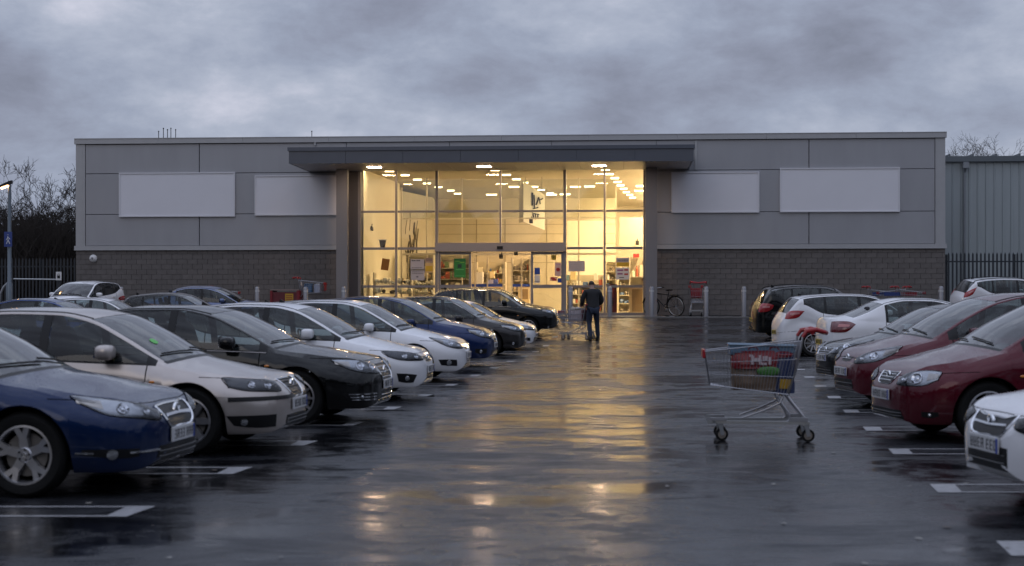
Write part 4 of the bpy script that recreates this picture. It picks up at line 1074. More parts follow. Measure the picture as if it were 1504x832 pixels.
def car(label, base, loc, heading=0, paint=(.5, .5, .5), metal=0., wheel='s10', cat='car', sub=None, hl=None, grille=None, tl=None, plate=True, side_strip=None, low=None, fog=None, extras=(), rails=False, group='cars parked in rows on the car park', dark_hl=False, name='parked_car', mirror_mat=None, prough=.3):
    sp = dict(BASES[base]); sp.update(sub or {})
    k = sp.pop('zs', None)
    b = make_shell(sp)
    L, W, X0 = b.L, b.W, b.X0
    PM = paint_mat('paint_' + '_'.join('%d' % round(c * 999) for c in paint) + ('_m' if metal > .3 else ''), paint, metal, prough)
    slope_ = math.atan2(gz(loc[1] + .8) - gz(loc[1] - .8), 1.6)
    o = empty(name, (loc[0], loc[1], gz(loc[1])), R(heading), label, cat, group)
    # follow the slope of the ground (rises along world +Y)
    o.rotation_euler = (Matrix.Rotation(slope_, 3, 'X') @ Matrix.Rotation(R(heading), 3, 'Z')).to_euler()
    def put(me, nm, par=o, loc_=None):
        if me is None: return None
        q = bpy.data.objects.new(nm, me); COL.objects.link(q); q.parent = par
        if loc_: q.location = loc_
        return q
    body = put(sub_mesh(b, ['body', 'trim', 'seam', 'liner', 'under'], 'body', [PM, M_BLK, M_LINER], {'trim': 1, 'seam': 2, 'liner': 2}), 'body')
    doors = {}
    for g_ in ('front', 'rear'):
        for s_ in (0, 1): doors[g_, s_] = put(sub_mesh(b, ['door_%s%d' % (g_, s_)], 'door', [PM]), 'door')
    put(sub_mesh(b, ['bonnet'], 'bonnet', [PM]), 'bonnet')
    put(sub_mesh(b, ['windscreen'], 'windscreen', [M_WGL], inset=.002), 'windscreen'); put(sub_mesh(b, ['rear_window'], 'rear_window', [M_WGL], inset=.002), 'rear_window')
    for g_ in 'frq':
        for s_ in (0, 1): put(sub_mesh(b, ['side_window_%s%d' % (g_, s_)], 'side_window', [M_CGL], inset=.004), 'side_window')
    nose, tail = X0, -X0
    cw = sp['cowl']
    # floor and bay blocking see-through under the shell
    fl = MB(); hz = sp['hz']; fl.bx(tail + .28, nose - .28, -W / 2 + .36, W / 2 - .36, hz + .0, hz + .06)
    fl.bx(nose - sp['oh'] + .42, nose - sp['oh'] - sp['wb'] + .42, -W / 2 + .1, W / 2 - .1, hz + .02, hz + .08)
    fl.bx(nose - sp['oh'] + .40, nose - .3, -W / 2 + .4, W / 2 - .4, hz + .1, .62); fl.build('floor', M_LINER, o)
    zbelt = np.interp(cw + .4, [q[0] for q in sp['belt']], [q[1] for q in sp['belt']])
    ds = MB(); ds.ell((nose - cw - .36, 0, zbelt - .06), (.30, W / 2 - .16, .10), p=.6, nu=16, nv=8).bx(nose - cw - .42, nose - cw + .02, -W / 2 + .18, W / 2 - .18, .5, zbelt - .08)
    ds.build('dashboard', M_DASH, o, smooth=True)
    sw_ = MB(); pts = [(math.cos(t) * .0, math.cos(t) * .18, math.sin(t) * .18) for t in np.linspace(0, 2 * PI, 20)]
    rot = Matrix.Rotation(-.45, 3, 'Y'); c0 = Vector((nose - cw - .72, -.36, zbelt - .02)); sw_.tube([rot @ Vector(p) + c0 for p in pts], .014, 6).tube([c0, c0 + Vector((.25, 0, -.06))], .03, 6).tube([rot @ Vector((0, -.17, 0)) + c0, rot @ Vector((0, .17, 0)) + c0], .012, 5)
    sw_.build('steering_wheel', M_BLK, o, smooth=True)
    sz = zbelt - .45
    for dx, ys in ((cw + 1.15, (-.36, .36)), (cw + 2.02, (-.42, .42))):
        for y in ys: put(seat_mesh(), 'seat', loc_=(nose - dx, y, sz))
    # wheels
    wr = sp.get('wr', .325); tm, rm, dm = wheel_meshes(wheel, wr)
    for xw in (nose - sp['oh'], nose - sp['oh'] - sp['wb']):
        for s_ in (-1, 1):
            q = put(tm, 'wheel', loc_=(xw, s_ * (W / 2 - .125), wr)); q.rotation_euler = (-PI / 2 * s_ * -1, 0, 0) if s_ < 0 else (PI / 2, 0, 0)
            q.rotation_euler = (-PI / 2, rnd.uniform(0, 6) * 0, 0) if s_ < 0 else (PI / 2, 0, 0)
            if s_ < 0: q.rotation_euler = (-PI / 2, 0, 0)
            # local -z faces outward: for -y side rotate so -z -> -y
            q.rotation_euler = Matrix.Rotation(PI / 2 * (-1 if s_ < 0 else 1), 3, 'X').to_euler()
            c1 = put(rm, 'rim', q); c2 = put(dm, 'brake_disc', q); a = rnd.uniform(0, 6); c1.rotation_euler = (0, 0, a if wheel != 'y5' else .55)
    # arch lips
    # mirrors
    mz = sp.get('mz', zbelt + .07)
    for s_ in (-1, 1):
        mx_ = nose - cw - .52
        m_ = MB(); m_.ell((mx_, s_ * (W / 2 + .055), mz + .02), (.085, .115, .075), p=.62, nu=18, nv=12)
        q = m_.build('mirror', mirror_mat or PM, o, smooth=True)
        MB().tube([(mx_ - .01, s_ * (W / 2 - .12), mz - .06), (mx_, s_ * (W / 2 - .02), mz - .045), (mx_ + .0, s_ * (W / 2 + .03), mz - .03)], .03, 8).build('mirror_arm', M_BLK, q, smooth=True)
        MB().box((mx_ - .078, s_ * (W / 2 + .055), mz + .02), (.01, .17, .10)).build('mirror_glass', M_CHR, q)
    # door handles
    for (g_, dx) in (('front', sp['door'][1] - .2), ('rear', sp['door'][2] - .22)):
        for s_ in (0, 1):
            sd = -1 if s_ == 0 else 1
            if doors[g_, s_] is None: continue
            x = nose - dx; zb_ = np.interp(dx, [q[0] for q in sp['belt']], [q[1] for q in sp['belt']]) - .11
            f = caster(b, 'side'); p, n = f(x, zb_, sd)
            MB().ell((x, p.y + sd * .022, zb_), (.095, .014, .018), p=.7).ell((x - .07, p.y + sd * .008, zb_), (.012, .018, .014)).ell((x + .07, p.y + sd * .008, zb_), (.012, .018, .014)).build('handle', PM, doors[g_, s_], smooth=True)
    # headlights
    hlt, hlb = hl or ([(20, .63), (32, .675), (46, .71), (60, .73)], [(21, .565), (34, .57), (48, .60), (58, .66)])
    hlt = [(17 + (a - 17) * .82, z) for a, z in hlt]; hlb = [(17 + (a - 17) * .82, z) for a, z in hlb]
    for s_ in (-1, 1):
        hb = MB(); patch(hb, b, 'nose', hlt, hlb, off=.003, side=s_, nu=18, nv=8, fn=None)
        q = hb.build('headlight', M_HLD if dark_hl else M_HLB, o, smooth=True)
        T = cat_curve(hlt, 20); Bo = cat_curve(hlb, 20); f = caster(b, 'nose')
        rf = MB()
        for kx, rad in ((5, .8), (10, 1.0)) if not dark_hl else ((6, .9), (11, .9)):
            c = (T[kx] + Bo[kx]) / 2; hh = abs(T[kx][1] - Bo[kx][1]) / 2 * .82 * rad
            p, n = f(c[0], c[1], s_); nm = n.normalized(); M = Matrix.Translation(p + nm * .002) @ nm.to_track_quat('Z', 'Y').to_matrix().to_4x4()
            rf.lathe([(hh, .010), (hh * .92, .012), (hh * .55, .002), (hh * .5, .006), (hh * .3, .014), (0, .017)], 18, 0, M)
        rf.build('reflector', M_HLX, q, smooth=True)
        if not dark_hl:
            am = MB(); i0, i1 = 14, 18
            patch(am, b, 'nose', [(T[i0][0], T[i0][1] * .8 + Bo[i0][1] * .2), (T[i1][0], T[i1][1] * .7 + Bo[i1][1] * .3)], [(T[i0][0], Bo[i0][1] * .75 + T[i0][1] * .25), (T[i1][0], Bo[i1][1] * .7 + T[i1][1] * .3)], off=.006, side=s_, nu=4, nv=3); am.build('indicator_lamp', mat('indicator_clear', (.5, .46, .42), .15, metal=.7), q)
        ln = MB(); patch(ln, b, 'nose', hlt, hlb, off=.02, side=s_, nu=18, nv=6, thick=.0, fn=lambda u, v: .010 + .014 * math.sin(PI * u) ** .5 * math.sin(PI * v) ** .5)
        ln.build('lens', M_LENS, q, smooth=True)
        sm = line_on(b, 'nose', list(hlt) + [hlb[-1]] + list(reversed(hlb)) + [hlt[0]], .004, side=s_, n=44, off=.002); sm.build('lamp_gap', M_LINER, q)
        # amber side repeater
        xr = nose - sp['oh'] - .18 - .28; f2 = caster(b, 'side'); p, n = f2(xr + .12, .70, s_)
        MB().ell((p.x, p.y + s_ * .004, p.z), (.03, .008, .014)).build('side_repeater', M_AMB, body, smooth=True)
    # bonnet shut line, wing seams
    bl = MB()
    line_on(b, 'nose', [(-62, sp.get('bz1', .745)), (-45, sp.get('bz2', .73)), (-22, sp.get('bz3', .69)), (0, sp.get('bz3', .69)), (22, sp.get('bz3', .69)), (45, sp.get('bz2', .73)), (62, sp.get('bz1', .745))], .0045, side=1, n=40, off=-.001, mb=bl)
    for s_ in (-1, 1): line_on(b, 'nose', [(64, .62), (64.5, .5), (65, .40)], .0035, side=s_, n=8, off=-.001, mb=bl); 
    bl.build('shut_line', M_LINER, body)
    # grille
    gr = grille or dict(kind='slats', w=.30, z0=.50, z1=.64)
    gm = MB(); w0 = gr['w']; z0, z1 = gr['z0'], gr['z1']; wt = gr.get('wt', w0 * 1.12)
    patch(gm, b, 'front', [(-wt, z1 - gr.get('dip', .0)), (0, z1), (wt, z1 - gr.get('dip', .0))], [(-w0 * gr.get('nar', .82), z0), (0, z0 - .01), (w0 * gr.get('nar', .82), z0)], off=.002, nu=15, nv=5)
    q = gm.build('grille', M_BLK, o, smooth=True)
    nsl = gr.get('n', 3)
    for k_ in range(nsl):
        t = (k_ + .7) / (nsl + .4); z = z0 + (z1 - z0) * t; ww = (w0 * gr.get('nar', .82)) * (1 - t) + wt * t - .02
        mbb = MB(); line_on(b, 'front', [(-ww, z - gr.get('dip', 0) * t), (0, z), (ww, z - gr.get('dip', 0) * t)], gr.get('r', .008), n=15, off=.006, mb=mbb); mbb.build('grille_bar', M_CHR if gr.get('chrome', True) else M_BLK, q, smooth=True)
    if gr.get('frame'):
        mbb = MB(); line_on(b, 'front', [(-wt, z1 - gr.get('dip', 0)), (-w0 * .82, z0), (0, z0 - .01), (w0 * .82, z0), (wt, z1 - gr.get('dip', 0)), (wt * .5, z1 - .002), (0, z1), (-wt * .5, z1 - .002), (-wt, z1 - gr.get('dip', 0))], gr['frame'], n=48, off=.004, mb=mbb); mbb.build('grille_surround', M_CHR, q, smooth=True)
    f = caster(b, 'front'); p, n = f(0, gr.get('ez', (z0 + z1) / 2 + .02)); er = gr.get('er', .055)
    em = MB(); M = Matrix.Translation(p + Vector((.012, 0, 0))) @ Matrix.Rotation(PI / 2, 4, 'Y')
    em.lathe([(er, -.01), (er, .006), (er * .86, .010), (er * .8, .004)], 24, 0, M).lathe([(er * .8, .003), (0, .006)], 20, 1, M)
    em.tube([M @ Vector((-er * .5, -er * .5, .008)), M @ Vector((er * .1, 0, .011)), M @ Vector((-er * .5, er * .5, .008))], er * .12, 5).tube([M @ Vector((er * .5, -er * .45, .008)), M @ Vector((er * .1, 0, .011)), M @ Vector((er * .5, er * .45, .008))], er * .1, 5)
    em.build('emblem', [M_CHR, M_BLK if not gr.get('bright') else M_HLB], q, smooth=True)
    # lower intake
    lo = low or dict(w=.46, z0=.24, z1=.36)
    lm = MB(); patch(lm, b, 'front', [(-lo['w'] * lo.get('k', .9), lo['z1']), (0, lo['z1'] + .005), (lo['w'] * lo.get('k', .9), lo['z1'])], [(-lo['w'], lo['z0']), (0, lo['z0']), (lo['w'], lo['z0'])], off=.003, nu=17, nv=4)
    q = lm.build('lower_grille', M_BLK, o, smooth=True)
    for k_ in range(2):
        z = lo['z0'] + (lo['z1'] - lo['z0']) * (k_ + 1) / 3; mbb = MB(); line_on(b, 'front', [(-lo['w'] * .93, z), (0, z), (lo['w'] * .93, z)], .006, n=13, off=.006, mb=mbb, ); mbb.build('grille_bar', M_CHR if lo.get('chrome') else mat('dark_grille_bar', (.04, .04, .042), .4), q, smooth=True)
    # fog lamps
    fg = fog or dict(t=[(30, .36), (38, .37), (48, .38)], b=[(29, .27), (38, .28), (44, .31)])
    for s_ in (-1, 1):
        fm_ = MB(); patch(fm_, b, 'nose', fg['t'], fg['b'], off=.003, side=s_, nu=10, nv=5); q = fm_.build('fog_lamp_recess', M_BLK, o, smooth=True)
        ff = caster(b, 'nose'); c = fg.get('c', ((fg['t'][1][0] + fg['b'][1][0]) / 2, (fg['t'][1][1] + fg['b'][1][1]) / 2)); p, n = ff(c[0], c[1], s_); nm = n.normalized()
        M = Matrix.Translation(p + nm * .004) @ nm.to_track_quat('Z', 'Y').to_matrix().to_4x4(); rr_ = fg.get('r', .036)
        MB().lathe([(rr_, 0), (rr_, .012), (rr_ * .85, .014)], 18, 0, M).lathe([(rr_ * .85, .012), (0, .02)], 18, 1, M).build('fog_lamp', [M_CHR if fg.get('ring', True) else M_BLK, M_HLB], q, smooth=True)
        if fg.get('bars'):
            for zz in fg['bars']:
                mbb = MB(); line_on(b, 'nose', [(zz[0], zz[2]), (zz[1], zz[3])], .010, side=s_, n=8, off=.008, mb=mbb); mbb.build('chrome_blade', M_CHR, q, smooth=True)
    if side_strip:
        mbb = MB(); z = side_strip; patch(mbb, b, 'nose', [(-62, z + .022), (-40, z + .02), (-18, z + .018), (0, z + .018), (18, z + .018), (40, z + .02), (62, z + .022)], [(-62, z - .022), (-40, z - .02), (-18, z - .018), (0, z - .018), (18, z - .018), (40, z - .02), (62, z - .022)], off=.008, side=1, nu=30, nv=3); mbb.build('bumper_strip', M_BLK, o, smooth=True)
    # number plates
    def plate_at(mode, z, m_, sgn):
        f = caster(b, mode); p, n = f(0, z); p2, _ = f(.25, z); x = p.x + sgn * .012
        pl = MB().box((x, 0, z), (.014, .52, .112)).build('number_plate', m_, o, bevel=.004)
        ch = MB(); r_ = random.Random(int(abs(loc[0] * 100)))
        for k_ in range(7):
            y = -.19 + k_ * .062 + (.03 if k_ > 3 else 0)
            y *= -sgn * -1
            for (dy, dz, wy, wz) in r_.sample([(-.016, 0, .008, .07), (.016, 0, .008, .07), (0, .031, .034, .008), (0, -.031, .034, .008), (0, 0, .034, .008)], 4): ch.box((x + sgn * .0085, y + dy, z + dz), (.002, wy, wz))
        q2 = ch.build('plate_characters', M_BLK, pl); q2['kind'] = 'stuff'
        MB().box((x + sgn * .0082, .243 * sgn, z), (.002, .03, .104)).build('plate_band', M_BLUEPL, pl)
    if plate: plate_at('front', sp.get('pz', .42), M_PLW, 1)
    plate_at('rear', sp.get('rpz', .62), M_PLY, -1)
    # rear lamps
    tlt, tlb = tl or ([(30, .84), (42, .86), (56, .84), (66, .80)], [(33, .72), (44, .70), (56, .70), (64, .74)])
    for s_ in (-1, 1):
        tm_ = MB(); patch(tm_, b, 'tail', tlt, tlb, off=.014, side=s_, nu=14, nv=6, fn=lambda u, v: .008 + .014 * math.sin(PI * u) ** .6 * math.sin(PI * v) ** .6); q = tm_.build('tail_light', M_RED if sp.get('tred', 1) else M_RED2, o, smooth=True)
        T = cat_curve(tlt, 9); Bo = cat_curve(tlb, 9); mbb = MB()
        patch(mbb, b, 'tail', [tuple(T[3] * .7 + Bo[3] * .3), tuple(T[6] * .7 + Bo[6] * .3)], [tuple(T[3] * .45 + Bo[3] * .55), tuple(T[6] * .45 + Bo[6] * .55)], off=.026, side=s_, nu=5, nv=3); mbb.build('reversing_lamp', mat('pale_pink_lens', (.5, .2, .2), .2), q)
    bl2 = MB(); line_on(b, 'tail', [(-50, .66), (-30, .62), (0, .60), (30, .62), (50, .66)], .004, side=1, n=24, off=0, mb=bl2)
    line_on(b, 'rear', [(-.6, .58), (0, .57), (.6, .58)], .004, n=14, off=0, mb=bl2); bl2.build('shut_line', M_LINER, body)
    MB().bx(tail - .0, tail + .1, -.45, .45, .26, .36).build('rear_valance', M_BLK, o, bevel=.02)
    # wipers
    f = caster(b, 'top'); wp = MB()
    for y0, y1 in ((-.05, -.62), (.5, -.02)):
        P = []
        for t in np.linspace(0, 1, 7):
            y = y0 + (y1 - y0) * t; x = nose - cw - .05 + .10 * (1 - (y / .7) ** 2) - .05 * t
            h = b.bvh.ray_cast(Vector((x, y, 3)), Vector((0, 0, -1)))
            if h[0] is not None: P.append(h[0] + Vector((.0, 0, .014)))
        if len(P) > 3: wp = MB().tube(P, .009, 5); wp.build('wiper', M_BLK, o)
    # aerial
    h = b.bvh.ray_cast(Vector((tail + (L - sp['rw'][0]) + .18, 0, 3)), Vector((0, 0, -1)))
    if h[0] is not None and base != 'sedan': MB().prism([(-.09, 0), (.06, 0), (.0, .03), (-.06, .065), (-.08, .06)], -.012, .012).build('roof_aerial', M_BLK, o, loc=h[0] - Vector((0, 0, .008)))
    # roof drip rails (dark strips along the roof) and optional raised rails
    for s_ in (-1, 1):
        P = []; jd = 2 + 15 + 9 - 1
        nS = len(b.S); NJ = b.P.shape[0] // 2 // nS
        for i in range(nS):
            if sp['rf'] - .05 < b.S[i] < sp['rw'][0]:
                p = b.P[i * NJ + jd + 3]; P.append((p[0], p[1] * -s_, p[2] + (.002 if not rails else .035)))
        if rails:
            P = [(P[0][0] + .06, P[0][1], P[0][2] - .05)] + P + [(P[-1][0] - .06, P[-1][1], P[-1][2] - .06)]
            MB().tube(P, .014, 6).build('roof_rail', M_BLK, o, smooth=True)
        else: MB().tube(P, .006, 4).build('roof_strip', M_BLK, body)
    # bright or dark waist strip along window bottoms
    if 'waist' in extras:
        for s_ in (-1, 1):
            P = []; jb = 16; nS = len(b.S); NJ = b.P.shape[0] // 2 // nS
            for i in range(nS):
                if sp['side'][0] - .1 < b.S[i] < (sp['side'][3] or sp['side'][2]): p = b.P[i * NJ + jb]; P.append((p[0], (p[1] - .004) * -s_, p[2] + .004))
            MB().tube(P, .007, 5).build('waist_strip', M_CHR, o, smooth=True)
    if 'winframe' in extras:
        for s_ in (-1, 1):
            P = []; nS = len(b.S); NJ = b.P.shape[0] // 2 // nS; jt = jd_ = 2 + 15 + 9 - 3
            for i in range(nS):
                if sp['side'][0] - .1 < b.S[i] < (sp['side'][3] or sp['side'][2]): p = b.P[i * NJ + jt]; P.append((p[0], (p[1] - .004) * -s_, p[2]))
            MB().tube(P, .007, 5).build('window_trim', M_CHR, o, smooth=True)
    if 'sticker' in extras:
        h = b.bvh.ray_cast(Vector((nose - cw - .22, -.45, 3)), Vector((0, 0, -1)))
        if h[0] is not None:
            nm = h[1]; nm = nm if nm.z > 0 else -nm; M = Matrix.Translation(h[0] + nm * .003) @ nm.to_track_quat('Z', 'Y').to_matrix().to_4x4()
            MB().lathe([(0, .001), (.045, 0)], 18, 0, M).build('parking_sticker', mat('green_sticker', (.10, .5, .08), .4), o)
    return o

def front_loc(px, d, L, heading=0):
    """centre of a car whose nose is at photo column px and whose middle lies d metres off"""
    a = R(heading); X = at(px, d); return (X - L / 2 * math.cos(a), d - L / 2 * math.sin(a))
def car_f(label, base, px, d, heading, **k):
    heading -= 6.5; L = (k.get('sub') or {}).get('L', BASES[base]['L']); return car(label, base, front_loc(px, d, L, heading), heading, **k)
def car_t(label, base, px, d, heading, **k):
    """tail at column px"""
    L = (k.get('sub') or {}).get('L', BASES[base]['L']); a = R(heading); X = at(px, d)
    return car(label, base, (X + L / 2 * math.cos(a), d + L / 2 * math.sin(a)), heading, **k)

NAVY = (.004, .017, .068); WHITE = (.78, .78, .80); BLACK = (.003, .0035, .004); SILV = (.50, .45, .42); MAR = (.085, .006, .014)
HLs = lambda t, b: (t, b)
if True:
    car_f('dark blue saloon with chrome grille, nearest of the left row', 'sedan', 267, 11.85, 0, paint=NAVY, metal=.35, wheel='y5',
      sub=dict(pz=.43), hl=([(17, .62), (30, .69), (44, .735), (60, .765)], [(19, .56), (32, .585), (46, .62), (56, .70)]), grille=dict(w=.30, z0=.50, z1=.665, n=1, r=.02, frame=.012, er=.07, bright=1, dip=.01),
      fog=dict(t=[(30, .36), (38, .365), (50, .37)], b=[(30, .30), (38, .295), (50, .33)], c=(40, .33), r=.042, bars=[(20, 34, .335, .335), (46, 52, .34, .345)]))
    car_f('silver beige hatchback with a green windscreen sticker and black bumper strip, left row', 'hatch', 439, 14.85, 0, paint=SILV, metal=.55, wheel='s7',
      sub=dict(pz=.46, hs=.965), hl=([(21, .68), (32, .71), (44, .725), (57, .735)], [(22, .60), (33, .60), (46, .615), (55, .65)]), dark_hl=True, side_strip=.535, grille=dict(w=.22, z0=.54, z1=.70, n=3, chrome=False, frame=.008, er=.055, bright=1, wt=.27),
      low=dict(w=.40, z0=.25, z1=.36), fog=dict(t=[(26, .38), (36, .38), (50, .38)], b=[(26, .26), (36, .26), (46, .285)], r=.035, c=(42, .32)), extras=('sticker',), mirror_mat=None)
    car_f('black saloon with chrome lower blades and tall headlights, third in the left row', 'sedan', 569, 18.2, 0, paint=BLACK, metal=.2, wheel='s10',
      sub=dict(pz=.46, hs=.975, top=[(0, .74), (.4, .85), (.8, .91), (1.18, .96), (1.24, .985), (1.65, 1.21), (2.05, 1.38), (2.45, 1.45), (2.9, 1.45), (3.3, 1.39), (3.7, 1.22), (4.0, 1.08), (4.15, 1.03), (4.45, .985), (4.62, .93)], bz1=.79, bz2=.78, bz3=.75),
      hl=([(16, .70), (28, .745), (40, .765), (55, .77)], [(17, .60), (30, .605), (42, .64), (50, .70)]), grille=dict(w=.30, z0=.50, z1=.70, n=3, r=.010, frame=.01, er=.06), fog=dict(t=[(24, .37), (34, .38), (46, .38)], b=[(24, .27), (34, .28), (42, .30)], bars=[(22, 42, .36, .365), (22, 41, .325, .33), (22, 40, .29, .30)], r=.02), low=dict(w=.34, z0=.25, z1=.38, chrome=True), extras=('waist',))
    car_f('white hatchback with dark smoked headlights and small square fog recess, fourth in left row', 'hatch', 632, 22.2, 0, paint=WHITE, wheel='w5',
      sub=dict(L=4.3, pz=.45, hs=.985), hl=([(17, .63), (30, .69), (44, .72), (60, .73)], [(18, .59), (31, .585), (46, .60), (56, .65)]), dark_hl=True, grille=dict(w=.26, z0=.56, z1=.64, n=2, er=.05), low=dict(w=.30, z0=.24, z1=.42, k=.75), fog=dict(t=[(28, .38), (36, .40), (44, .41)], b=[(31, .27), (37, .27), (42, .29)]))
    car_f('white hatchback with tall dark grille and black rear pillars, fifth in the left row', 'hatch', 688, 27.0, 0, paint=WHITE, wheel='s10',
      sub=dict(L=4.35, hs=1.01, pz=.47), hl=([(18, .66), (30, .715), (42, .76), (58, .80)], [(20, .60), (33, .60), (44, .645), (54, .74)]), grille=dict(w=.24, z0=.36, z1=.67, n=3, er=.05, nar=.7), low=dict(w=.28, z0=.24, z1=.32), fog=dict(t=[(30, .40), (38, .41), (47, .41)], b=[(29, .29), (38, .30), (44, .31)], r=.05))
    car_f('dark blue hatchback, only roof and windscreen showing between the fifth and seventh cars', 'hatch', 640, 29.8, 0, paint=(.008, .02, .065), metal=.3, wheel='s7', sub=dict(L=4.2))
    car_f('deep blue estate with pale headlights and slim chrome grille, seventh in the left row', 'sedan', 728, 32.8, 0, paint=(.006, .02, .085), metal=.35, wheel='s10',
      sub=dict(hs=1.06, pz=.47, top=[(0, .70), (.4, .82), (.8, .90), (1.18, .96), (1.24, .985), (1.65, 1.21), (2.05, 1.38), (2.45, 1.45), (2.9, 1.46), (3.3, 1.43), (3.9, 1.36), (4.2, 1.2), (4.4, 1.0), (4.5, .95), (4.62, .88)], rw=(3.95, 4.4), side=(1.38, 2.46, 3.34, 3.9)), hl=([(18, .70), (30, .76), (42, .80), (56, .82)], [(20, .62), (33, .63), (44, .67), (52, .74)]), grille=dict(w=.28, z0=.56, z1=.72, n=2, frame=.01, er=.05), fog=dict(t=[(30, .40), (38, .40), (44, .40)], b=[(30, .30), (38, .29), (44, .32)]))
    car_f('dark grey hatchback with long headlights and chrome window trim, eighth in the left row', 'hatch', 772, 39.0, 0, paint=(.035, .032, .033), metal=.5, wheel='y5', sub=dict(hs=1.07, L=4.35), hl=([(18, .70), (30, .745), (42, .77), (60, .80)], [(20, .62), (33, .63), (44, .665), (54, .73)]), extras=('winframe',))
    car_f('white low car, nose showing between the dark grey hatchback and the black estate', 'hatch', 788, 43.2, 0, paint=WHITE, wheel='s7', sub=dict(hs=.98), hl=([(16, .63), (30, .68), (42, .70), (56, .72)], [(18, .57), (33, .58), (44, .61), (52, .65)]))
    car_f('black tall estate at the far end of the left row, nearest the entrance', 'suv', 819, 49.0, 0, paint=(.005, .006, .007), metal=.1, wheel='s10', sub=dict(hs=.935, L=4.6), hl=([(14, .82), (28, .86), (40, .88), (52, .89)], [(16, .74), (30, .74), (42, .76), (48, .81)]), grille=dict(w=.34, z0=.62, z1=.84, n=3, frame=.01), extras=('waist',))
    # right row, noses to the aisle
    car_f2 = lambda label, base, px, d, **k: car(label, base, (at(px, d) + (k.get('sub') or {}).get('L', BASES[base]['L']) / 2 * math.cos(R(5)), d + (k.get('sub') or {}).get('L', BASES[base]['L']) / 2 * math.sin(R(5))), 185, **k)
    car_f2('white car with dark angular bumper openings cut off at the lower right edge', 'hatch', 1446, 10.55, paint=WHITE, wheel='w5', sub=dict(L=4.3, pz=.47, hz=.22), hl=([(18, .66), (30, .70), (42, .735), (58, .77)], [(20, .60), (33, .565), (44, .58), (54, .66)]), dark_hl=True,
      grille=dict(w=.30, z0=.54, z1=.66, n=1, r=.014, frame=.01, er=.055, dip=-.02, bright=1), low=dict(w=.34, z0=.30, z1=.46, k=1.0), fog=dict(t=[(28, .42), (36, .44), (42, .45)], b=[(25, .29), (38, .27), (47, .31)], r=.03, ring=False))
    car_f2('maroon hatchback with clear oval headlights and barred chrome grille, the nearer maroon car', 'mpv', 1294, 15.9, paint=MAR, metal=.3, wheel='w5', sub=dict(pz=.48, L=4.25), hl=([(17, .66), (27, .72), (38, .75), (48, .74)], [(18, .60), (28, .59), (39, .60), (47, .66)]), grille=dict(w=.22, z0=.60, z1=.71, n=3, frame=.008, er=.05), low=dict(w=.5, z0=.24, z1=.33), fog=dict(t=[(34, .33), (38, .33), (42, .33)], b=[(34, .28), (38, .27), (42, .29)], r=.018))
    car_f2('maroon hatchback with teardrop headlights and steep windscreen, the farther maroon car', 'mpv', 1235, 20.4, paint=(.085, .006, .014), metal=.3, wheel='s7', sub=dict(pz=.50, L=4.1), hl=([(18, .68), (30, .76), (42, .82), (58, .86)], [(20, .62), (33, .63), (44, .67), (54, .76)]), grille=dict(w=.20, z0=.64, z1=.70, n=1, er=.045), low=dict(w=.42, z0=.24, z1=.40), fog=dict(t=[(34, .36), (38, .36), (42, .36)], b=[(34, .30), (38, .30), (42, .31)], r=.02))
    car_f2('black small car with large bright headlights, nose beside the maroon hatchback', 'hatch', 1206, 24.6, paint=BLACK, wheel='s10', sub=dict(pz=.52, hs=.97), hl=([(15, .68), (28, .75), (40, .80), (56, .82)], [(17, .60), (30, .61), (42, .66), (50, .75)]), grille=dict(w=.32, z0=.56, z1=.68, n=3, frame=.01))
    # right row, tails to the aisle
    car_t('white saloon seen from behind its left side, dark red tail light, on the right', 'sedan', 1203, 30.0, 0, paint=WHITE, wheel='s10', sub=dict(hs=1.05, tred=0, L=4.5, top=[(0, .68), (.4, .79), (.8, .87), (1.18, .93), (1.24, .955), (1.65, 1.19), (2.05, 1.36), (2.45, 1.43), (2.9, 1.435), (3.3, 1.37), (3.7, 1.20), (4.0, 1.10), (4.15, 1.08), (4.4, 1.06), (4.5, .98)], belt=[(0, .60), (.5, .72), (1.2, .865), (2.1, .90), (3.1, .95), (3.9, 1.0), (4.5, .9)]), tl=([(30, 1.03), (38, 1.04), (47, 1.03), (53, .98)], [(31, .83), (38, .82), (46, .83), (50, .90)]), extras=())
    car_t('white crossover hatchback with bright red tail light and multi spoke alloys on the right', 'suv', 1137, 38.6, 0, paint=WHITE, wheel='s10', sub=dict(hs=.98, wr=.345, L=4.4, oh=.9), tl=([(34, 1.13), (42, 1.17), (50, 1.18), (57, 1.17)], [(36, .97), (42, .96), (50, 1.0), (54, 1.09)]))
    car_t('black sport utility car with roof rails and chrome window line, farthest in the right row', 'suv', 1103, 47.5, 0, paint=BLACK, wheel='s10', sub=dict(hs=1.05, wr=.345), tl=([(32, 1.14), (40, 1.19), (48, 1.19), (55, 1.14)], [(36, .92), (42, .92), (48, .95), (53, 1.03)]), rails=True, extras=('winframe',))
    car_t('white hatchback with roof rails and arrow tail light before the fence at the right edge', 'suv', 1400, 53.5, 0, paint=WHITE, wheel='s7', sub=dict(hs=1.02), tl=([(34, 1.14), (42, 1.22), (48, 1.30), (54, 1.36)], [(36, .99), (42, 1.02), (48, 1.10), (51, 1.20)]), rails=True)
    # cars standing behind the left row
    G2 = 'cars behind the first left row'
    car('pale car whose windscreen only shows at the left edge behind the silver hatchback', 'hatch', (-12.9, 33.0), 0, paint=(.45, .46, .48), metal=.5, group=G2, sub=dict(hs=1.03))
    car('blue car whose roof shows behind the silver hatchback at the left', 'sedan', (at(85, 37), 36.5), 0, paint=(.02, .05, .18), metal=.3, group=G2, sub=dict(hs=1.045))
    car('white car whose roof shows between the blue roof and the black roof', 'hatch', (at(150, 41), 41.0), 0, paint=WHITE, group=G2, sub=dict(hs=1.04, L=4.4))
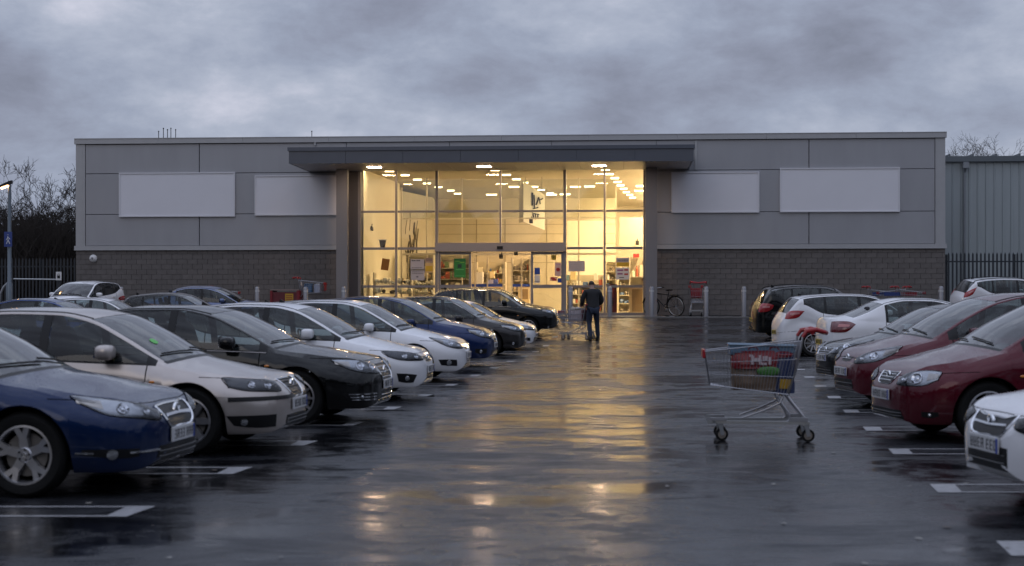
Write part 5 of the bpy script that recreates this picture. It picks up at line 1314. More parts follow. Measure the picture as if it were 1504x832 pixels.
    car('black hatchback in the back row before the block wall, windscreen facing right', 'hatch', (at(262, 47.5), 47.5), 0, paint=BLACK, group=G2, sub=dict(hs=1.02, L=4.4))
    car('silver blue saloon in the back row close to the red trolleys at the wall', 'sedan', (at(310, 52.3), 52.3), 0, paint=(.10, .14, .28), metal=.5, group=G2, extras=('winframe',))
    car('white car facing the camera before the left fence and block wall', 'hatch', (at(120, 55.5), 55.5), -101, paint=WHITE, group=G2, sub=dict(hs=1.0))
# ------------------------------------------------------------------ shopping trolleys
M_WIRE = mat('trolley_wire', (0.34, 0.34, 0.36), .3, metal=.9)
M_RPL = mat('red_plastic', (0.32, 0.015, 0.02), .3)
M_GPL = mat('grey_plastic', (0.22, 0.22, 0.23), .45)
def trolley(loc, heading, label, scale=1.0, dense=1.0, wk=1.0, front_panel=False, name='shopping_trolley', group='shopping trolleys', z=None):
    """basket front towards local -x, handle at +x"""
    o = empty(name, (loc[0], loc[1], gz(loc[1]) if z is None else z), R(heading), label, 'trolley', group); o.scale = (scale,) * 3
    wf, wrr = .19, .27
    def side_pt(t, s, h):      # t 0 front..1 rear, h 0 bottom..1 top
        xb = -.52 + t * (.27 + .52); xt = -.575 + t * (.40 + .575); zb = .565 + t * (.475 - .565); zt = .91 + t * (1.02 - .91)
        x = xb + (xt - xb) * h; z_ = zb + (zt - zb) * h; wq = wf + (wrr - wf) * t; wq *= (.86 + .14 * h)
        return (x, s * wq, z_)
    k = MB(); nv = int(27 * dense)
    for s in (-1, 1):
        for i in range(nv + 1): t = i / nv; k.tube([side_pt(t, s, 0), side_pt(t, s, 1)], .0028 * wk, 4, cap=False)
        for h in (.33, .66): k.tube([side_pt(0, s, h), side_pt(1, s, h)], .0032 * wk, 4)
    nf = int(12 * dense)
    for i in range(nf + 1):
        y = -1 + 2 * i / nf
        for t in (0, 1): a, b = side_pt(t, 1, 0), side_pt(t, 1, 1); k.tube([(a[0], y * a[1], a[2]), (b[0], y * b[1], b[2])], .0028 * wk, 4, cap=False)
        a, b = side_pt(0, 1, 0), side_pt(1, 1, 0); k.tube([(a[0], y * a[1], a[2]), (b[0], y * b[1], b[2])], .0028 * wk, 4, cap=False)
    for i in range(int(14 * dense)): t = (i + .5) / int(14 * dense); a = side_pt(t, 1, 0); k.tube([a, (a[0], -a[1], a[2])], .0028 * wk, 4, cap=False)
    for t in (0, 1):
        for h in (.33, .66): a = side_pt(t, 1, h); k.tube([a, (a[0], -a[1], a[2])], .0032 * wk, 4)
    k.build('basket', M_WIRE, o)
    r_ = MB()
    top = [side_pt(0, -1, 1), side_pt(1, -1, 1)]; r_.tube([side_pt(1, -1, 1), side_pt(0, -1, 1), side_pt(0, 1, 1), side_pt(1, 1, 1)], .0065, 6)
    r_.tube([side_pt(1, -1, 0), side_pt(0, -1, 0), side_pt(0, 1, 0), side_pt(1, 1, 0), side_pt(1, -1, 0)], .006, 6)
    r_.build('rim', M_WIRE, o, smooth=True)
    f = MB()
    for s in (-1, 1):
        f.tube([(.25, s * .20, .47), (.33, s * .245, .70), (.385, s * .262, .95), (.40, s * .265, 1.06), (.425, s * .26, 1.11), (.46, s * .25, 1.125), (.50, s * .235, 1.12)], .011 * wk ** .6, 8)
        f.tube([(-.20, s * .20, .235), (.02, s * .205, .315), (.18, s * .205, .39), (.21, s * .2, .455)], .010 * wk ** .6, 8)
        f.tube([(.16, s * .20, .46), (.20, s * .205, .38), (.27, s * .215, .28), (.28, s * .22, .225), (.25, s * .22, .20)], .010, 8)
        f.tube([(.25, s * .2, .47), (.31, s * .22, .39), (.38, s * .25, .30), (.44, s * .27, .22), (.45, s * .27, .18)], .010, 8)
    f.tube([(.21, -.2, .455), (.21, .2, .455)], .009, 6)
    f.build('frame', M_WIRE, o, smooth=True)
    c = MB()
    for s in (-1, 1): c.prism([(-.53, s * .17), (-.47, s * .205), (.47, s * .285), (.47, s * .235), (-.47, s * .165)], .175, .205, axis='z')
    c.bx(-.55, -.49, -.2, .2, .17, .21); c.bx(.40, .44, -.25, .25, .175, .20)
    c.build('chassis', M_GALV, o)
    d = MB()
    for s in (-1, 1): d.prism([(-.56, s * .155), (-.50, s * .215), (-.36, s * .225), (-.36, s * .18), (-.5, s * .155)], .206, .235, axis='z').prism([(.27, s * .22), (.45, s * .25), (.45, s * .295), (.27, s * .265)], .206, .245, axis='z')
    d.build('bumper_corner', M_GPL, o)
    h = MB(); h.tube([(.50, -.27, 1.10), (.495, -.2, 1.128), (.475, -.08, 1.115), (.47, 0, 1.105), (.475, .08, 1.115), (.495, .2, 1.128), (.50, .27, 1.10)], [.020, .024, .022, .02, .022, .024, .02], 10); h.build('handle', M_RPL, o, smooth=True)
    for s in (-1, 1): MB().tube([(.40, s * .262, 1.06), (.44, s * .262, 1.12), (.54, s * .25, 1.135), (.63, s * .235, 1.11)], [.018, .024, .026, .020], 9).build('grip', M_RPL, o, smooth=True)
    MB().tube([(.62, -.235, 1.112), (.655, -.1, 1.10), (.655, .1, 1.10), (.62, .235, 1.112)], [.020, .024, .024, .020], 9).build('push_bar', M_RPL, o, smooth=True)
    MB().box((-.585, 0, .885), (.03, .39, .09)).build('front_bumper', M_RPL, o, bevel=.008)
    if front_panel: MB().add([(-.60, -.18, .60), (-.60, .18, .60), (-.64, .19, .93), (-.64, -.19, .93), (-.59, -.18, .60), (-.59, .18, .60), (-.63, .19, .93), (-.63, -.19, .93)], [(0, 1, 2, 3), (7, 6, 5, 4), (0, 4, 5, 1), (1, 5, 6, 2), (2, 6, 7, 3), (3, 7, 4, 0)]).build('advert_panel', M_RPL, o)
    fl = MB()
    for i in range(9): y = -.2 + .05 * i; fl.tube([(.36, y, 1.0), (.25, y * .9, .56)], .0028 * wk, 4)
    fl.build('child_seat_flap', M_WIRE, o)
    for x, s, rot in ((-.43, -1, .2), (-.43, 1, -.3), (.43, -1, .1), (.43, 1, .25)):
        y = s * (.185 if x < 0 else .265)
        w_ = empty('castor', (x, y, 0), rot); w_.parent = o
        RXm = Matrix.Translation((.025, 0, .066)) @ Matrix.Rotation(PI / 2, 4, 'X')
        MB().lathe([(.044, -.016), (.062, -.016), (.066, -.010), (.066, .010), (.062, .016), (.044, .016), (.044, -.016)], 20, 0, RXm).build('tyre', M_RUB, w_, smooth=True)
        MB().lathe([(0, -.014), (.03, -.013), (.045, -.008), (.045, .008), (.03, .013), (0, .014)], 18, 0, RXm).build('hub', mat('castor_hub', (.25, .22, .19), .5), w_, smooth=True)
        MB().prism([(-.02, .175), (.03, .175), (.045, .06), (.01, .055)], -.026, -.020).prism([(-.02, .175), (.03, .175), (.045, .06), (.01, .055)], .020, .026).bx(-.025, .035, -.026, .026, .160, .175).build('fork', M_GALV, w_)
    return o
TX, TD = at(1117, 15.75), 15.75
tr = trolley((TX, TD), -5, 'wire shopping trolley loaded with bags standing alone in the middle of the wet aisle', scale=1.03)
def tw(x, y, z):      # point in the near trolley's frame
    a = R(-5); return (TX + x * math.cos(a) - y * math.sin(a), TD + x * math.sin(a) + y * math.cos(a), z)
def bagshape(w, dp, h, seed, slump=.1, n=14, m=9):
    r_ = random.Random(seed); mb = MB(); vs = []
    for j in range(m):
        t = j / (m - 1)
        for i in range(n):
            a = 2 * PI * i / n; c, s = math.cos(a), math.sin(a); p = .45
            x = math.copysign(abs(c) ** p, c) * w / 2 * (1 + .06 * math.sin(3 * a + seed) * t); y = math.copysign(abs(s) ** p, s) * dp / 2 * (1 - .25 * t ** 2)
            vs.append((x + r_.uniform(-1, 1) * .008, y + r_.uniform(-1, 1) * .008, h * t * (1 + slump * math.sin(a * 2 + seed) * .5 * t)))
    fs = [(j * n + i, j * n + (i + 1) % n, (j + 1) * n + (i + 1) % n, (j + 1) * n + i) for j in range(m - 1) for i in range(n)]
    mb.add(vs, fs); mb.add([(0, 0, 0)] + vs[:n], [(0, (i + 1) % n + 1, i + 1) for i in range(n)]); return mb, vs
g_ = 'shopping in the near trolley'
# large printed bag: red top, brown picture print below
M_BAGR = mat('red_bag_plastic', (.20, .010, .016), .3, bump=.3, bscale=14)
M_BAGB = mat('brown_print_bag', (.13, .085, .055), .4, noise=.75, nscale=14, bump=.3, bscale=14)
o = empty('shopping_bag', tw(-.03, -.01, .53), R(-5), 'large carrier bag with red top band and brown food print in the near trolley', 'bag', g_)
mb, vs = bagshape(.56, .30, .24, 3, .04); mb.build('lower_print', M_BAGB, o, smooth=True)
mb, vs = bagshape(.57, .29, .19, 3, .08)
mb.build('bag', M_BAGR, o, smooth=True, loc=(0, 0, .225))
pr = MB()
for x0, x1, z0, z1 in ((-.08, -.05, .27, .36), (-.05, .0, .30, .34), (.0, .03, .27, .37), (.04, .09, .31, .36), (.10, .13, .27, .35), (-.10, -.06, .35, .375), (.03, .08, .265, .29)): pr.bx(x0, x1, -.163, -.158, z0, z1)
pr.build('white_print', mat('white_print', (.62, .5, .52), .4), o)
MB().ell((.10, -.155, .20), (.12, .02, .05), p=.8).build('green_print', mat('green_print', (.06, .20, .04), .35), o, smooth=True)
for dx in (-.12, .1): MB().tube([(dx, -.1, .40), (dx + .03, -.11, .45), (dx + .09, -.11, .455), (dx + .13, -.1, .40)], .008, 5).build('handle', M_BAGR, o, smooth=True)
o = empty('shopping_bag', tw(.245, -.03, .50), R(-5), 'navy blue carrier bag with a red rim and yellow square in the near trolley', 'bag', g_)
mb, vs = bagshape(.22, .28, .40, 5, .12); mb.build('bag', mat('navy_bag', (.012, .025, .085), .32, bump=.3, bscale=14), o, smooth=True)
mb, vs = bagshape(.20, .24, .07, 8, .2); mb.build('red_rim', M_BAGR, o, smooth=True, loc=(-.01, 0, .375))
MB().bx(-.06, .06, -.158, -.145, .05, .15).build('yellow_print', mat('yellow_print', (.45, .26, .02), .35), o)
o = empty('storage_crate', tw(-.06, .02, .90), R(-5), 'flat pale blue plastic crate lying across the top of the near trolley', 'crate')
c = MB(); c.bx(-.26, .40, -.13, .13, .0, .02).bx(-.26, .40, -.14, -.12, .02, .10).bx(-.26, .40, .12, .14, .02, .10).bx(-.27, -.25, -.14, .14, .0, .12).bx(.39, .41, -.14, .14, .02, .08)
c.build('tray', mat('pale_blue_plastic', (.12, .19, .27), .3), o, bevel=.006)
MB().tube([(-.28, -.145, .11), (-.28, .145, .11), (.42, .145, .095), (.42, -.145, .095), (-.28, -.145, .11)], .012, 6).build('lip', mat('paler_blue_plastic', (.2, .28, .36), .3), o)
# trolleys along the store wall
def wt(px, v): return wxy(bu(px, v), v, .03)
p = wt(455, -1.6); t1 = trolley((p[0], p[1]), 180 - 4, 'trolley with red panel and blue goods by the left wall, raised above the cars', scale=1.06, dense=.5, front_panel=True, z=GZ + .42)
p2 = wt(440, -1.4)
o = empty('blue_crate', (p[0] - .05, p[1], GZ + 1.0), -TH, 'dark blue tub inside the raised trolley at the left wall', 'tub')
mb, vs = bagshape(.34, .3, .34, 11, .02); mb.build('tub', mat('tub_blue', (.03, .09, .19), .4), o, smooth=True); MB().lathe([(.17, .33), (.19, .34), (.17, .36)], 14).build('rim', mat('tub_rim', (.05, .13, .24), .4), o)
o = empty('pale_sack', (p[0] + .33, p[1], GZ + 1.0), -TH, 'pale blue white sack beside the tub in the raised trolley at the left wall', 'sack')
mb, vs = bagshape(.28, .3, .33, 12, .05); mb.build('sack', mat('pale_sack', (.3, .33, .42), .5), o, smooth=True); MB().bx(-.08, .08, -.01, .01, .3, .36).build('sack_tie', M_WHITE, o)
p = wt(329, -1.5); trolley((p[0], p[1]), 180, 'trolley of which only the red handle shows above the silver blue saloon', scale=1.08, dense=.5, z=GZ + .03)
# red trolley bay the raised trolley stands on
p = wt(421, -1.7)
o = empty('trolley_bay', (p[0], p[1], GZ + .03), -TH, 'red framed box with a yellow notice by the left wall under the raised trolley', 'trolley bay')
for x in (-.55, .55): MB().bx(x - .05, x + .05, -.4, .4, 0, 1.05).build('end_panel', mat('bay_red', (.20, .012, .02), .4), o)
MB().bx(-.498, .498, -.36, .36, .1, .98).build('body', mat('bay_dark_red', (.12, .012, .02), .4, noise=.3, nscale=4), o)
MB().bx(-.60, .60, -.42, .42, 1.052, 1.09).build('top_rail', mat('bay_rail', (.3, .22, .2), .4), o)
MB().bx(.02, .36, -.376, -.366, .62, .92).bx(.06, .32, -.380, -.377, .82, .85, 1).bx(.06, .32, -.380, -.377, .74, .77, 1).bx(.06, .32, -.380, -.377, .67, .70, 1).build('notice', [mat('notice_yellow', (.5, .28, .02), .4), mat('notice_red', (.3, .05, .02), .4)], o)
MB().bx(.45, 1.6, -.3, .3, 0, .40).build('low_platform', M_BLACK, o)
p = wt(1024, -1.9)
o = trolley((p[0], p[1]), -93, 'empty tall trolley with red corner grips and red panel right of the bicycle', scale=1.22, dense=.5, front_panel=True, z=GZ + .03)
MB().box((-.5, 0, .76), (.03, .40, .26)).build('red_board', mat('board_red', (.24, .02, .03), .4), o); MB().box((-.52, -.08, .66), (.01, .2, .08)).build('pale_card', mat('pale_card', (.4, .3, .36), .4), o)
for y in (-.2, .2): MB().box((-.62, y, .985), (.06, .09, .09)).build('corner_grip', M_RPL, o, bevel=.01)
for px, hd, lab in ((1292, 180, 'trolley with a blue panel at the right wall, left of the pair'), (1312, 0, 'trolley at the right wall with a blue board, its front against its neighbour'), (1334, 180, 'trolley with a red bar at the right end of those by the right wall')):
    p = wt(px, -1.6); o = trolley((p[0], p[1]), hd, lab, scale=1.06, dense=.4, z=GZ + .03)
    MB().box((-.1, -.25, .85), (.62, .02, .14)).build('board', mat('board_blue', (.02, .04, .16), .4) if px < 1330 else MATS['board_red'], o)

# ------------------------------------------------------------------ bicycle leaning by the right column
def bicycle(loc, rz, lean, label):
    o = empty('bicycle', loc, rz, label, 'bicycle'); o.rotation_euler = (lean, 0, rz); o.scale = (1.18,) * 3
    Rw = .34; BB = Vector((-.02, 0, .29)); RWc = Vector((-.45, 0, Rw)); FWc = Vector((.60, 0, Rw)); ST_ = Vector((-.19, 0, .80)); HT = Vector((.36, 0, .82)); HB = Vector((.40, 0, .68))
    fr = MB()
    for a, b, r in ((BB, ST_, .017), (BB, HB, .02), (ST_ + Vector((.02, 0, -.06)), HT + Vector((0, 0, -.02)), .016), (HT, HB, .02)): fr.tube([a, b], r, 8)
    for s in (-1, 1): fr.tube([BB + Vector((0, s * .03, 0)), RWc + Vector((0, s * .06, 0))], .009, 6).tube([ST_ + Vector((.02, s * .02, -.08)), RWc + Vector((0, s * .06, 0))], .008, 6).tube([HB + Vector((0, s * .03, 0)), HB + Vector((.04, s * .05, -.08)), FWc + Vector((0, s * .055, 0))], .010, 6)
    fr.build('frame', M_BLK, o, smooth=True)
    for c in (RWc, FWc):
        M = Matrix.Translation(c) @ Matrix.Rotation(PI / 2, 4, 'X')
        t = MB(); t.tube([M @ Vector((Rw * math.cos(a), Rw * math.sin(a), 0)) for a in np.linspace(0, 2 * PI, 33)], .02, 6); q = t.build('wheel', M_RUB, o, smooth=True)
        r = MB(); r.tube([M @ Vector(((Rw - .03) * math.cos(a), (Rw - .03) * math.sin(a), 0)) for a in np.linspace(0, 2 * PI, 33)], .011, 5); r.build('rim', M_GALV, q, smooth=True)
        s_ = MB()
        for k in range(18): a = 2 * PI * k / 18; s_.tube([M @ Vector((.02 * math.cos(a + .6), .02 * math.sin(a + .6), .03 * (-1) ** k)), M @ Vector(((Rw - .035) * math.cos(a), (Rw - .035) * math.sin(a), 0))], .0022, 3)
        s_.build('spokes', M_GALV, q); MB().lathe([(.022, -.05), (.022, .05)], 10, 0, M).build('hub', M_GALV, q)
        g = MB(); g.tube([M @ Vector(((Rw + .035) * math.cos(a), (Rw + .035) * math.sin(a), 0)) for a in np.linspace(.3, 2.6, 16)], .018, 5); g.build('mudguard', M_BLK, o, smooth=True)
    MB().ell(ST_ + Vector((-.03, 0, .10)), (.14, .075, .03), p=.8).tube([ST_, ST_ + Vector((-.02, 0, .09))], .012, 6).build('saddle', M_BLK, o, smooth=True)
    hb = MB(); hb.tube([HT, HT + Vector((-.03, 0, .10)), HT + Vector((.03, 0, .14))], .013, 6).tube([HT + Vector((-.10, -.30, .15)), HT + Vector((0, -.2, .15)), HT + Vector((.03, 0, .14)), HT + Vector((0, .2, .15)), HT + Vector((-.10, .30, .15))], .012, 6); hb.build('handlebar', M_GALV, o, smooth=True)
    for s in (-1, 1): MB().tube([HT + Vector((-.16, s * .305, .15)), HT + Vector((-.04, s * .27, .15))], .017, 8).build('grip', M_BLK, o, smooth=True)
    cr = MB(); M = Matrix.Translation(BB) @ Matrix.Rotation(PI / 2, 4, 'X'); cr.lathe([(0, .05), (.09, .05), (.09, .055), (0, .055)], 18, 0, M).tube([BB + Vector((0, -.06, 0)), BB + Vector((.1, -.07, -.13))], .01, 5).tube([BB + Vector((0, .06, 0)), BB + Vector((-.1, .07, .13))], .01, 5); cr.build('crank', M_GALV, o)
    for s, d in ((-1, Vector((.1, -.11, -.13))), (1, Vector((-.1, .11, .13)))): MB().box(BB + d, (.09, .08, .02)).build('pedal', M_BLK, o)
    rk = MB(); rk.tube([(-.2, -.06, .72), (-.62, -.06, .72), (-.62, .06, .72), (-.2, .06, .72)], .008, 5).tube([(-.5, -.06, .72), (-.45, -.07, .34)], .006, 5).tube([(-.5, .06, .72), (-.45, .07, .34)], .006, 5); rk.build('carrier', M_BLK, o)
    return o
p = wt(978, -1.1); bicycle((p[0], p[1], GZ + .03), R(138), R(-7), 'black bicycle leaning at the wall beside the right canopy column')

# ------------------------------------------------------------------ man pushing a trolley, seen from behind
def skin(name, verts, edges, radii, m, parent, sub=2, root=0, loc=None):
    me = bpy.data.meshes.new(name); me.from_pydata([tuple(v) for v in verts], edges, []); me.materials.append(m)
    o = bpy.data.objects.new(name, me); COL.objects.link(o)
    s = o.modifiers.new('skin', 'SKIN'); s.use_smooth_shade = True
    for i, r_ in enumerate(radii):
        sv = me.skin_vertices[0].data[i]; sv.radius = r_ if isinstance(r_, tuple) else (r_, r_); sv.use_root = (i == root)
    if sub: u = o.modifiers.new('sub', 'SUBSURF'); u.levels = sub; u.render_levels = sub
    dg = bpy.context.evaluated_depsgraph_get(); em = bpy.data.meshes.new_from_object(o.evaluated_get(dg)); em.name = name
    for p_ in em.polygons: p_.use_smooth = True
    bpy.data.objects.remove(o); o = bpy.data.objects.new(name, em); COL.objects.link(o); o.parent = parent
    if not em.materials: em.materials.append(m)
    return o
M_SKIN = mat('skin', (.32, .19, .14), .55); M_JKT = mat('black_jacket', (.008, .008, .01), .75, noise=.4, nscale=9, bump=.6, bscale=10); M_JEAN = mat('blue_jeans', (.010, .018, .038), .8, noise=.35, nscale=12, bump=.5, bscale=14); M_HAIR = mat('grey_brown_hair', (.06, .05, .045), .9, bump=.6, bscale=80)
PXM, PDM = at(871, 46.8), 46.8
man = empty('person', (PXM, PDM, gz(PDM)), R(12), 'man in a black jacket and blue jeans seen from behind, head bowed, pushing a trolley', 'person')
man.scale = (1.04,) * 3
# local frame: faces +y (away), x right
J = dict(pel=(0, 0, .98), wa=(0, .03, 1.14), ch=(0, .07, 1.36), ub=(0, .10, 1.50), nk=(0, .135, 1.585), hd=(0, .20, 1.70), ht=(0, .22, 1.80))
hipL, kneeL, ankL, toeL = (-.10, 0, .93), (-.12, .02, .52), (-.12, -.16, .12), (-.13, -.02, .04)
hipR, kneeR, ankR, toeR = (.10, 0, .93), (.16, .13, .54), (.185, .12, .10), (.22, .27, .04)
shL, elL, wrL = (-.19, .09, 1.47), (-.29, .13, 1.20), (-.24, .42, 1.08)
shR, elR, wrR = (.19, .09, 1.47), (.30, .13, 1.20), (.16, .42, 1.08)
V_ = [J['pel'], J['wa'], J['ch'], J['ub'], J['nk'], J['hd'], J['ht'], hipL, kneeL, ankL, toeL, hipR, kneeR, ankR, toeR, shL, elL, wrL, shR, elR, wrR]
E_ = [(0, 1), (1, 2), (2, 3), (3, 4), (4, 5), (5, 6), (0, 7), (7, 8), (8, 9), (9, 10), (0, 11), (11, 12), (12, 13), (13, 14), (3, 15), (15, 16), (16, 17), (3, 18), (18, 19), (19, 20)]
rad = [(.15, .11), (.13, .10), (.155, .11), (.12, .09), .055, .085, .06, .085, .06, .045, .035, .085, .06, .045, .035, .06, .045, .032, .06, .045, .032]
for hx, w_, s in ((-.24, wrL, 1), (.16, wrR, -1)):      # hands: palm and curled fingers, thumbs inwards
    wi = len(V_) - 1 if False else (17 if s == 1 else 20); pal = (w_[0], w_[1] + .07, w_[2] - .015); pi = len(V_); V_.append(pal); E_.append((wi, pi)); rad.append((.038, .018))
    for k in range(4):
        x = pal[0] + (-.03 + .02 * k); ln_ = (.035, .042, .04, .032)[k]; a = len(V_); V_ += [(x, pal[1] + .03, pal[2] + .005), (x, pal[1] + .03 + ln_ * .7, pal[2] - .02), (x, pal[1] + .02 + ln_ * .5, pal[2] - .05)]; E_ += [(pi, a), (a, a + 1), (a + 1, a + 2)]; rad += [.0095, .009, .008]
    a = len(V_); V_ += [(pal[0] + s * .04, pal[1] - .01, pal[2] - .005), (pal[0] + s * .055, pal[1] + .02, pal[2] - .03)]; E_ += [(pi, a), (a, a + 1)]; rad += [.011, .009]
skin('body', V_, E_, rad, M_SKIN, man)
jk = [(0, .0, .90), (0, .02, 1.02), (0, .04, 1.16), (0, .08, 1.36), (0, .10, 1.49), (0, .12, 1.56), (-.20, .09, 1.475), (-.285, .10, 1.32), (-.30, .13, 1.18), (-.275, .27, 1.12), (-.25, .39, 1.09), (.20, .09, 1.475), (.285, .10, 1.32), (.31, .13, 1.18), (.25, .27, 1.12), (.18, .39, 1.09)]
skin('jacket', jk, [(0, 1), (1, 2), (2, 3), (3, 4), (4, 5), (4, 6), (6, 7), (7, 8), (8, 9), (9, 10), (4, 11), (11, 12), (12, 13), (13, 14), (14, 15)], [(.225, .165), (.225, .165), (.215, .155), (.235, .16), (.18, .14), (.095, .085), .10, .085, .078, .07, .055, .10, .085, .078, .07, .055], M_JKT, man)
skin('collar', [(0, .11, 1.53), (0, .135, 1.60)], [(0, 1)], [(.10, .085), (.08, .072)], M_JKT, man, 1)
skin('jeans', [(0, 0, .97), hipL, (-.115, .01, .72), kneeL, (-.122, -.08, .30), (-.12, -.155, .11), hipR, (.13, .07, .72), kneeR, (.175, .12, .30), (.185, .12, .09)], [(0, 1), (1, 2), (2, 3), (3, 4), (4, 5), (0, 6), (6, 7), (7, 8), (8, 9), (9, 10)], [(.17, .13), .11, .098, .078, .07, .072, .11, .098, .078, .07, .072], M_JEAN, man)
skin('hair', [(0, .16, 1.68), (0, .185, 1.76), (0, .205, 1.815)], [(0, 1), (1, 2)], [.085, .098, .055], M_HAIR, man)
for s, a in ((-1, ankL), (1, ankR)):
    MB().ell((a[0], a[1] + .06, .045), (.052, .145, .05), p=.7).ell((a[0], a[1] - .0, .10), (.055, .065, .07)).build('shoe', M_BLK, man, smooth=True)
    MB().ell((s * .088, .19, 1.70), (.014, .022, .034)).build('ear', M_SKIN, man, smooth=True)
MB().ell((0, .30, 1.70), (.014, .022, .022)).build('nose', M_SKIN, man, smooth=True)
mt_ = trolley((at(848, 47.2), 47.2), 0, 'trolley with a dark red panel pushed by the man in the black jacket', scale=1.0, dense=.5, wk=2.6)
mt_.rotation_euler = (0, 0, R(-28))
MB().box((.26, 0, .78), (.02, .44, .34)).build('red_board', mat('wine_board', (.16, .01, .035), .4), mt_)
o = empty('shopping_bag', (at(847, 47.2), 47.2, gz(47.2) + .58), R(-15), 'pale rumpled bag piled in the trolley pushed by the man', 'bag'); mb, vs = bagshape(.5, .28, .38, 15, .2); mb.build('bag', mat('pale_bag', (.42, .36, .38), .5, noise=.5, nscale=12), o, smooth=True); MB().ell((.05, 0, .40), (.12, .1, .07)).ell((-.12, .02, .38), (.08, .08, .09)).build('contents', mat('pale_contents', (.4, .35, .3), .5), o, smooth=True)

# ------------------------------------------------------------------ palisade fences
def palisade(name, p0, p1, h, label, pitch=.17, pw=.07, m=None, base=None):
    p0 = Vector(p0); p1 = Vector(p1); L = (p1 - p0).length; o = empty(name, (p0.x, p0.y, gz(p0.y)), math.atan2(p1.y - p0.y, p1.x - p0.x), label, 'fence')
    m = m or M_FENCE
    pl = MB(); pl.prism([(-pw / 2, 0), (pw / 2, 0), (pw / 2, h - .09), (0, h), (-pw / 2, h - .09)], -.012, .012); me = pl.mesh('pale', m)
    n = int(L / pitch)
    for i in range(min(n, 298)): q = bpy.data.objects.new('pale', me); COL.objects.link(q); q.parent = o; q.location = (i * pitch + pitch / 2, 0, .03)
    for z in (.35, h - .35): MB().bx(0, L, .014, .06, z - .03, z + .03).build('rail', m, o)
    for i in range(int(L / 2.75) + 1): MB().bx(i * 2.75 - .05, i * 2.75 + .05, .062, .16, 0, h - .05).build('post', m, o)
    return o
M_FENCE = mat('dark_blue_grey_steel', (.03, .036, .045), .45, metal=.3)
a = wxy(uL - 13, 1.2); b = wxy(uL - .25, 1.2)
palisade('palisade_fence', a[:2], b[:2], (438 - 379) / F * 63.5 + CAMZ - GZ, 'dark palisade fence between the lamp post and the left end of the store', pitch=.155)
a = wxy(uR + .15, .4); b = wxy(uR + 9, .4)
palisade('palisade_fence', a[:2], b[:2], (438 - 372) / F * 61 + CAMZ - GZ, 'dark palisade fence in front of the warehouse at the right edge', pitch=.163)
# barrier rail with small plate, left
pb = wt(18, -.6); 
o = empty('height_barrier', pb, -TH, 'thin galvanised barrier rail before the left palisade fence', 'barrier'); xb = bu(87, -.6) - bu(18, -.6)
MB().tube([(0, 0, (438 - 411) / F * 62.6 + CAMZ - GZ)] + [(xb, 0, (438 - 412) / F * 62.6 + CAMZ - GZ)], .03, 8).build('rail', M_GALV, o); MB().bx(xb - .05, xb + .05, -.05, .05, 0, 1.6).bx(-.05, .05, -.05, .05, 0, 1.6).build('post', M_FENCE, o)
o = empty('notice_plate', wxy(bu(86.5, -.7), -.72, bz(86, 412, -.7)), -TH, 'small white notice plate with a padlock shape on the barrier', 'notice')
MB().bx(-.12, .12, -.01, .01, 0, .36).build('plate', M_WHITE, o); MB().bx(-.06, .06, -.014, -.011, .08, .2).tube([(-.04, -.013, .2), (-.03, -.013, .27), (.03, -.013, .27), (.04, -.013, .2)], .008, 4).build('print', M_BLACK, o)
# ------------------------------------------------------------------ lamp post with sign
LPd = 58.0; lx = at(14, LPd); lz = gz(LPd); sc_ = LPd / F
o = empty('lamp_post', (lx, LPd, lz), 0, 'tall grey lamp post with a lit lamp at the left edge', 'lamp post')
H_ = CAMZ - lz + (438 - 266) * sc_
MB().lathe([(.13, 0), (.13, 1.3), (.085, 1.4), (.06, H_)], 14).build('post', mat('post_grey', (.14, .17, .20), .4, metal=.5), o, smooth=True)
hd = MB().prism([(-.02, H_ - .02), (.1, H_ + .02), (.1, H_ - .10), (-.35, H_ - .26), (-.38, H_ - .18)], -.09, .09); hd.build('lamp_head', M_BLK, o)
MB().box((-.17, 0, H_ - .245), (.32, .16, .03), rot=Matrix.Rotation(-.33, 3, 'Y')).build('lamp_lens', mat('sodium_lamp', (1, .6, .3), emit=(1, .55, .25), es=28), o)
o = empty('parking_sign', (lx, LPd - .16, CAMZ + (438 - 363) * sc_), 0, 'blue plate with a white figure symbol on the lamp post', 'sign')
sw = 11.5 * sc_; shh = 22 * sc_
MB().bx(-sw / 2, sw / 2, -.012, .012, 0, shh).build('plate', mat('sign_blue', (.02, .05, .22), .35), o)
fg_ = MB(); fg_.tube([(0, -.016, shh * .78), (0, -.016, shh * .80)], .03, 6).tube([(-.01, -.016, shh * .7), (.0, -.016, shh * .45), (-.06, -.016, shh * .2)], .016, 4).tube([(0, -.016, shh * .45), (.07, -.016, shh * .2)], .016, 4).tube([(-.07, -.016, shh * .45), (0, -.016, shh * .65), (.08, -.016, shh * .5)], .013, 4)
fg_.build('white_figure', M_WHITE, o); MB().bx(-.03, .03, .013, .10, .1, .16).bx(-.03, .03, .013, .10, shh - .16, shh - .1).build('bracket', M_GALV, o)
# bent wire hoop at the extreme left, seen pale against the fence
o = empty('cycle_hoop', wxy(bu(2, -1.2), -1.2, .03), -TH, 'pale curved metal hoop at the left edge before the fence', 'hoop'); MB().tube([(-.1, 0, 0), (-.05, 0, .9), (.1, 0, 1.2), (.35, 0, 1.45), (.4, 0, 1.75)], .05, 8).build('tube', M_GALV, o, smooth=True)

